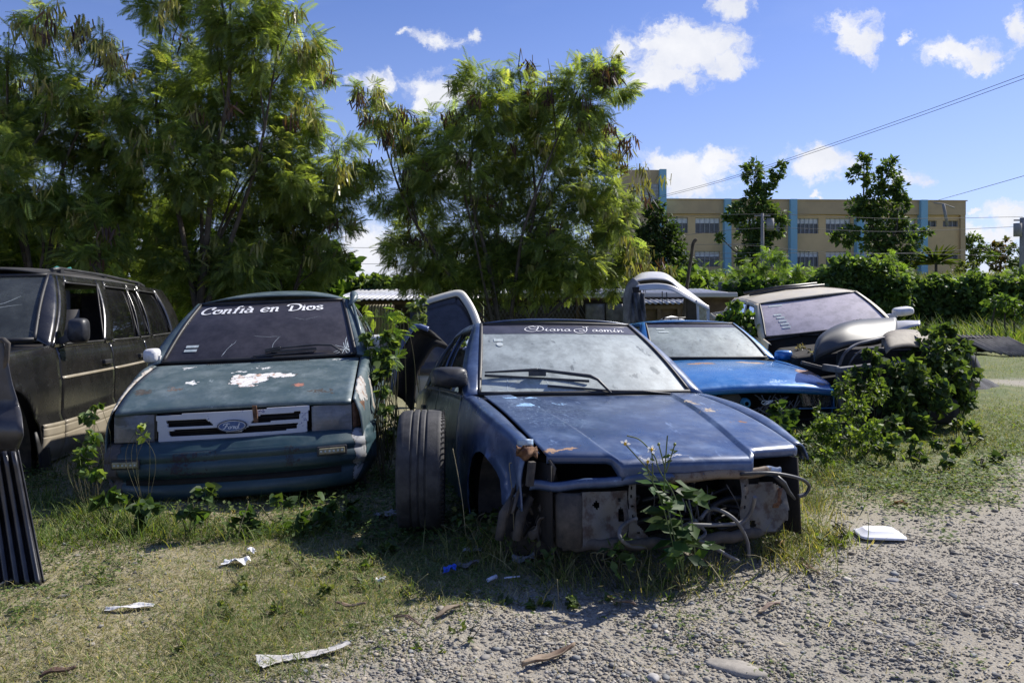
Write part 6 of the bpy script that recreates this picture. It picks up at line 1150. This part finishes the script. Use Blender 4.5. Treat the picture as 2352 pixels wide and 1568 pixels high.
cluster('ground_creeper','scattered low leaves in the dry grass at bottom centre',[(750,1360,40,3.2),(640,1280,26,3.6),(780,1300,30,3.5),(850,1350,30,3.3),(700,1440,36,2.95),(1060,1460,26,2.85),(500,1420,30,3.0),(420,1500,30,2.75),(250,1330,30,3.4),(940,1360,22,3.25),(900,1420,36,3.0),(650,1400,40,3.05),(820,1470,34,2.85),(980,1500,34,2.75),(560,1340,34,3.3),(700,1300,26,3.5)],.024,16,[(.09,.14,.04),(.14,.17,.06),(.12,.15,.05)],17,T_LEAF,'weeds',droop=-.1,flat=.4,stemr=.0015)
cluster('leafy_weed','dark broad leaved weed rooted under the navy car nose left of the flowering weed',[(1410,1250,30,3.36),(1395,1285,34,3.34),(1440,1275,26,3.34)],.075,12,[(.05,.095,.03),(.075,.12,.035)],31,T_LEAF,'weeds',stemr=.003)
cluster('bright_weeds','bright weeds growing through the empty radiator opening of the navy sedan',[(1635,1160,30,4.1),(1650,1195,24,4.05),(1600,1180,24,4.1),(1620,1210,24,4.0)],.035,40,[(.2,.28,.05),(.13,.19,.04),(.25,.3,.07)],32,T_LEAF,'weeds',stemr=.002)  # yellow-green leaf colours stand in for sun that the hood blocks
cluster('leafy_weed','low shaded weeds between the standing tyre and the navy car wheel arch',[(1080,1230,34,3.75),(1130,1200,40,3.8),(1060,1190,30,3.95),(1180,1240,30,3.65),(1240,1290,34,3.5)],.045,16,[(.06,.10,.03),(.08,.13,.035),(.12,.13,.06)],33,T_LEAF,'weeds',stemr=.002)
# flowering weed in front of the navy sedan
g=W(1560,1346,3.33); root=empty('flowering_weed',(g.x,g.y,0),(0,0,0),'tall flowering weed with white and yellow blooms before the navy car nose','weeds'); oz=-Vector(root.location); Yp=3.33
def q_(x,y,Y=Yp): return W(x,y,Y)+oz
mb=MB()
for pts in ([(1568,1300),(1566,1200),(1545,1130),(1515,1080),(1502,1045),(1470,1010),(1440,1000)],[(1568,1300),(1525,1170),(1490,1085),(1488,1060)],[(1575,1300),(1530,1150),(1527,1090),(1530,1040),(1533,1000)],[(1530,1045),(1550,1020)],[(1530,1045),(1513,1020)],[(1600,1300),(1590,1200),(1575,1150)],[(1505,1055),(1435,1018)],[(1500,1065),(1497,1028)]): mb.tube(catm([q_(x,y if i>0 else y+40,3.31) for i,(x,y) in enumerate(pts)],5),.0028,5,cap=False)
mb.build('stem',plain('green_stem',(.10,.15,.04),(.07,.09,.03),.6),root)
P_=[];D_=[];
for (x,y,n,s) in ((1545,1120,7,.09),(1570,1150,8,.10),(1500,1125,5,.08),(1530,1180,8,.11),(1590,1200,6,.10),(1555,1230,8,.11),(1600,1140,5,.08),(1575,1260,7,.09),(1490,1075,4,.03),(1530,1046,5,.035),(1620,1250,5,.08),(1540,1280,5,.08)):
    for j in range(n): P_.append(q_(x+random.gauss(0,10),y+random.gauss(0,10),Yp+random.gauss(0,.025))); D_.append(s)
n=len(P_); scatter('leaves',T_LEAF[0],T_LEAF[1],np.array(P_),rnd_dirs(n,-.5,.3)*np.array([1,.7,1]),np.array([[0,-.5,1.]]*n)+rnd_dirs(n)*.4,np.array(D_),vary((.055,.10,.03),n,.3),m_vin,root)
m_pet=plain('white_petal',(.75,.74,.68),None,.6); m_yel=plain('yellow_flower_centre',(.62,.38,.02),None,.7)
for (x,y,w_) in ((1436,1019,0),(1497,1032,1),(1488,1060,0),(1550,1020,2),(1513,1020,2)):
    c=q_(x,y,3.30); mb=MB(); mb.lathe([(-.006,.0),(-.004,.006),(.004,.006),(.006,0)],c,(.1,-.7,.7),10); o=mb.build('flower',m_yel if w_<2 else plain('green_bud',(.15,.18,.05),None,.6),root)
    if w_<2:
        mb=MB()
        for k in range(5 if w_ else 3):
            a=2*math.pi*k/5; u_=Vector((math.cos(a),math.sin(a)*.7,math.sin(a)*.7)); s_=Vector((-math.sin(a),math.cos(a)*.7,math.cos(a)*.7)); mb.v+= [tuple(c+u_*.006),tuple(c+u_*.014+s_*.007),tuple(c+u_*.024),tuple(c+u_*.014-s_*.007)]; b=len(mb.v); mb.face((b-4,b-3,b-2,b-1))
        mb.build('petals',m_pet,o,thick=.001)
# single grass stalks with seed heads
for (lb,pts,Y) in (('dry bent grass stalk beside the standing tyre',[(1070,1230),(1062,1150),(1050,1080),(1040,1030)],3.75),('second dry grass stalk nearer the navy car wheel arch',[(1180,1215),(1178,1150),(1172,1090),(1170,1065),(1176,1062)],3.6),('grass stalk with seed head under the green hatchback bumper',[(540,1255),(555,1200),(568,1165),(570,1150)],3.9),('grass stalk with forked seed head on the gravel shadow edge',[(1285,1400),(1282,1360),(1280,1330)],3.2)):
    o=MB().tube(catm([W(x,y,Y) for x,y in pts],5),.0022,4).build('grass_stalk',plain('straw',(.38,.32,.18),(.25,.22,.12),.8)); tag(o,lb,'grass stalk')
# ================================================================ LITTER
def paper(name,label,px,py,w_,d,col,seed,cat='litter',rot=0,amp=.02,shape=None,rough=.7,col2=None):
    rr=random.Random(seed); g=G(px,py); g.z=gz1(g.x,g.y)+.012; ph=[rr.uniform(0,6) for _ in range(6)]; mb=MB()
    def fn(u,v):
        e=(shape(u) if shape else 1); x=(u-.5)*w_+.06*d*math.sin(v*17+ph[4]); y=(v-.5)*d*e*(1+.25*math.sin(u*9+ph[0])+.22*math.sin(u*37+ph[5])*math.sin(u*23+ph[2]))+d*.25*math.sin(u*5+ph[1]); z=amp*.55*(.8+math.sin(u*5+ph[2]+v*3)*math.sin(v*4+ph[3])+.35*math.sin(u*11+v*9+ph[4])); return (x,y,max(.002,z))
    mb.grid(fn,20,10,sm=False); o=mb.build(name,plain(name+'_m%d'%seed,col,col2,rough,sc=30),thick=.0015); o.location=g; o.rotation_euler=(0,0,rot); return tag(o,label,cat)
paper('paper_scrap','torn white paper scrap in the grass before the green hatchback',545,1306,.11,.055,(.75,.74,.72),1,rot=-.3)
paper('paper_scrap','tiny white crumpled scrap right behind the torn paper',578,1285,.035,.03,(.78,.77,.76),2)
paper('cloth_strip','narrow white forked strip lying in the dry grass at lower left',298,1408,.17,.028,(.72,.70,.66),3,rot=.15,amp=.012)
paper('plastic_strip','long dirty white plastic strip in the bottom centre foreground',700,1525,.30,.05,(.50,.48,.45),4,rot=.55,amp=.016,shape=lambda u:1.6-1.2*u)
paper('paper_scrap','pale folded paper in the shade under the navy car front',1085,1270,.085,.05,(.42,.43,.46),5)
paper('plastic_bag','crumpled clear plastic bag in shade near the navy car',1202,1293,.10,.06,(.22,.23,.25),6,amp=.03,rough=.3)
paper('plastic_bag','grey white plastic lying behind the standing tyre',885,1188,.13,.07,(.30,.31,.32),7,amp=.03,rough=.4)
paper('snack_packet','small bright blue packet in the shade before the navy car',1033,1318,.055,.045,(.02,.10,.62),8,amp=.03,rough=.35)
paper('paper_scrap','small white scrap at the edge of the shadow',874,1338,.04,.03,(.6,.6,.58),9)
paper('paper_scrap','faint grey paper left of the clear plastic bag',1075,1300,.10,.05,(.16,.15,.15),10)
o=MB().tube([G(1120,1340)+Vector((0,0,.015)),G(1140,1333)+Vector((0,0,.02))],.009,6).tube([G(1158,1334)+Vector((0,0,.014)),G(1194,1329)+Vector((0,0,.012))],.004,6).build('straw_piece',plain('pale_straw_plastic',(.55,.58,.70),None,.5)); tag(o,'pale broken drinking straw by the blue packet','litter')
def husk(label,x0,y0,x1,y1,wd,seed,col=(.16,.10,.065),col2=(.34,.27,.18),name='dry_husk_leaf'):
    a=G(x0,y0); b_=G(x1,y1); a.z=gz1(a.x,a.y)+.008; b_.z=gz1(b_.x,b_.y)+.015; d=b_-a; s_=Vector((-d.y,d.x,0)).normalized(); mb=MB()
    mb.grid(lambda u,v:a.lerp(b_,u)+s_*((v-.5)*wd*math.sin(math.pi*min(.97,max(.05,u**.8)))*(1+.2*math.sin(u*19+seed))+.012*d.length*math.sin(u*5+seed))+Vector((0,0,.006*math.sin(2*math.pi*u+seed)+.004+.40*wd*(2*v-1)**2)),14,5); o=mb.build(name,plain('husk_%d'%seed,col,col2,.7,sc=12),thick=.002); tag(o,label,'dead leaf')
husk('long split dry husk on the gravel at bottom centre',1200,1532,1320,1496,.035,1); husk('brown dry husk on the gravel right of the navy car nose',1838,1298,1882,1338,.028,2); husk('small dry husk on the gravel in the lower middle',1395,1372,1462,1402,.022,3); husk('pinkish dry husk on the open gravel',1740,1412,1792,1398,.022,4,(.2,.13,.1)); husk('dark twisted husk near the shadow edge',1000,1424,1062,1398,.028,5,(.10,.07,.045),(.2,.15,.1)); husk('dark brown husk in the dry grass at bottom left',90,1560,175,1545,.026,6,(.09,.05,.035),(.14,.09,.06))
husk('pale dry straw leaf under the black liner',0,1348,72,1322,.02,7,(.42,.35,.22),(.5,.44,.3)); husk('thin brown husk among leaves left of centre',770,1405,840,1412,.02,8); husk('reddish stick leaf lying near the straw',905,1425,965,1445,.018,11,(.12,.07,.05))
husk('curled orange brown dead leaf by the right end of the navy car',1762,1288,1800,1268,.06,9,(.22,.12,.035),(.34,.21,.08),'curled_dead_leaf'); husk('orange brown dead leaf on the green edge at the right',2045,1150,2085,1158,.05,10,(.24,.11,.03),(.36,.2,.08),'curled_dead_leaf')
# foam food box
g=G(2020,1232); fb=empty('foam_food_box',(g.x,g.y,gz1(g.x,g.y)+.004),(0,0,math.radians(-6)),'white foam takeaway box lying closed on the gravel at the right','food box'); m_foam=plain('white_foam',(.83,.83,.86),None,.55)
def rrect(a,b_,r,n=5):
    out=[]
    for cx,cy,s0 in ((a-r,b_-r,0),(-a+r,b_-r,1),(-a+r,-b_+r,2),(a-r,-b_+r,3)):
        for k in range(n+1): t_=math.pi/2*(s0+k/n); out.append((cx+r*math.cos(t_),cy+r*math.sin(t_)))
    return out
def loft(mb,rings):
    b=len(mb.v); n=len(rings[0][0])
    for ring,z in rings:
        for x,y in ring: mb.v.append((x,y,z))
    for i in range(len(rings)-1):
        for k in range(n): mb.face((b+i*n+k,b+i*n+(k+1)%n,b+(i+1)*n+(k+1)%n,b+(i+1)*n+k),True)
    mb.face([b+(len(rings)-1)*n+k for k in range(n)]); return mb
mb=MB(); loft(mb,[(rrect(.112,.082,.03),.010),(rrect(.112,.082,.03),.017),(rrect(.102,.072,.03),.019),(rrect(.078,.050,.03),.040),(rrect(.074,.046,.028),.0425)]); mb.build('lid',m_foam,fb)
mb=MB(); loft(mb,[(rrect(.085,.055,.03),.0),(rrect(.108,.079,.03),.008),(rrect(.110,.080,.03),.0095)]); mb.build('tray',m_foam,fb)
# flat stone and loose larger stones
for (px,py,w_,d,h,lb,sd_,cl) in ((1690,1528,.18,.10,.018,'large flat pale stone half buried in the gravel at the bottom',1,(.36,.33,.28)),(2050,1332,.06,.045,.014,'flat grey stone on the gravel below the foam box',2,(.26,.26,.26)),(2190,1375,.055,.03,.012,'dark slate splinter on the gravel at the right',3,(.11,.12,.13)),(2250,1405,.05,.02,.010,'long dark stone chip near the right edge',4,(.10,.11,.125)),(1500,1560,.05,.04,.02,'pale round stone at the bottom centre edge',5,(.45,.43,.40))):
    rr=random.Random(sd_); ph=rr.uniform(0,6); g=G(px,py); mb=MB()
    mb.grid(lambda u,v:(math.cos(2*math.pi*u)*math.sin(math.pi/2*v)*w_/2*(1+.16*math.sin(4*math.pi*u+ph)+.07*math.sin(14*u+ph)),math.sin(2*math.pi*u)*math.sin(math.pi/2*v)*d/2*(1+.12*math.sin(6*math.pi*u)),h*math.cos(math.pi/2*v)**.5-.004),26,8); o=mb.build('flat_stone',plain('stone_%d'%sd_,cl,[c_*.7 for c_ in cl],.9,sc=25,bump=.4)); o.location=(g.x,g.y,gz1(g.x,g.y)); o.rotation_euler=(0,0,rr.uniform(0,3)); tag(o,lb,'stone')
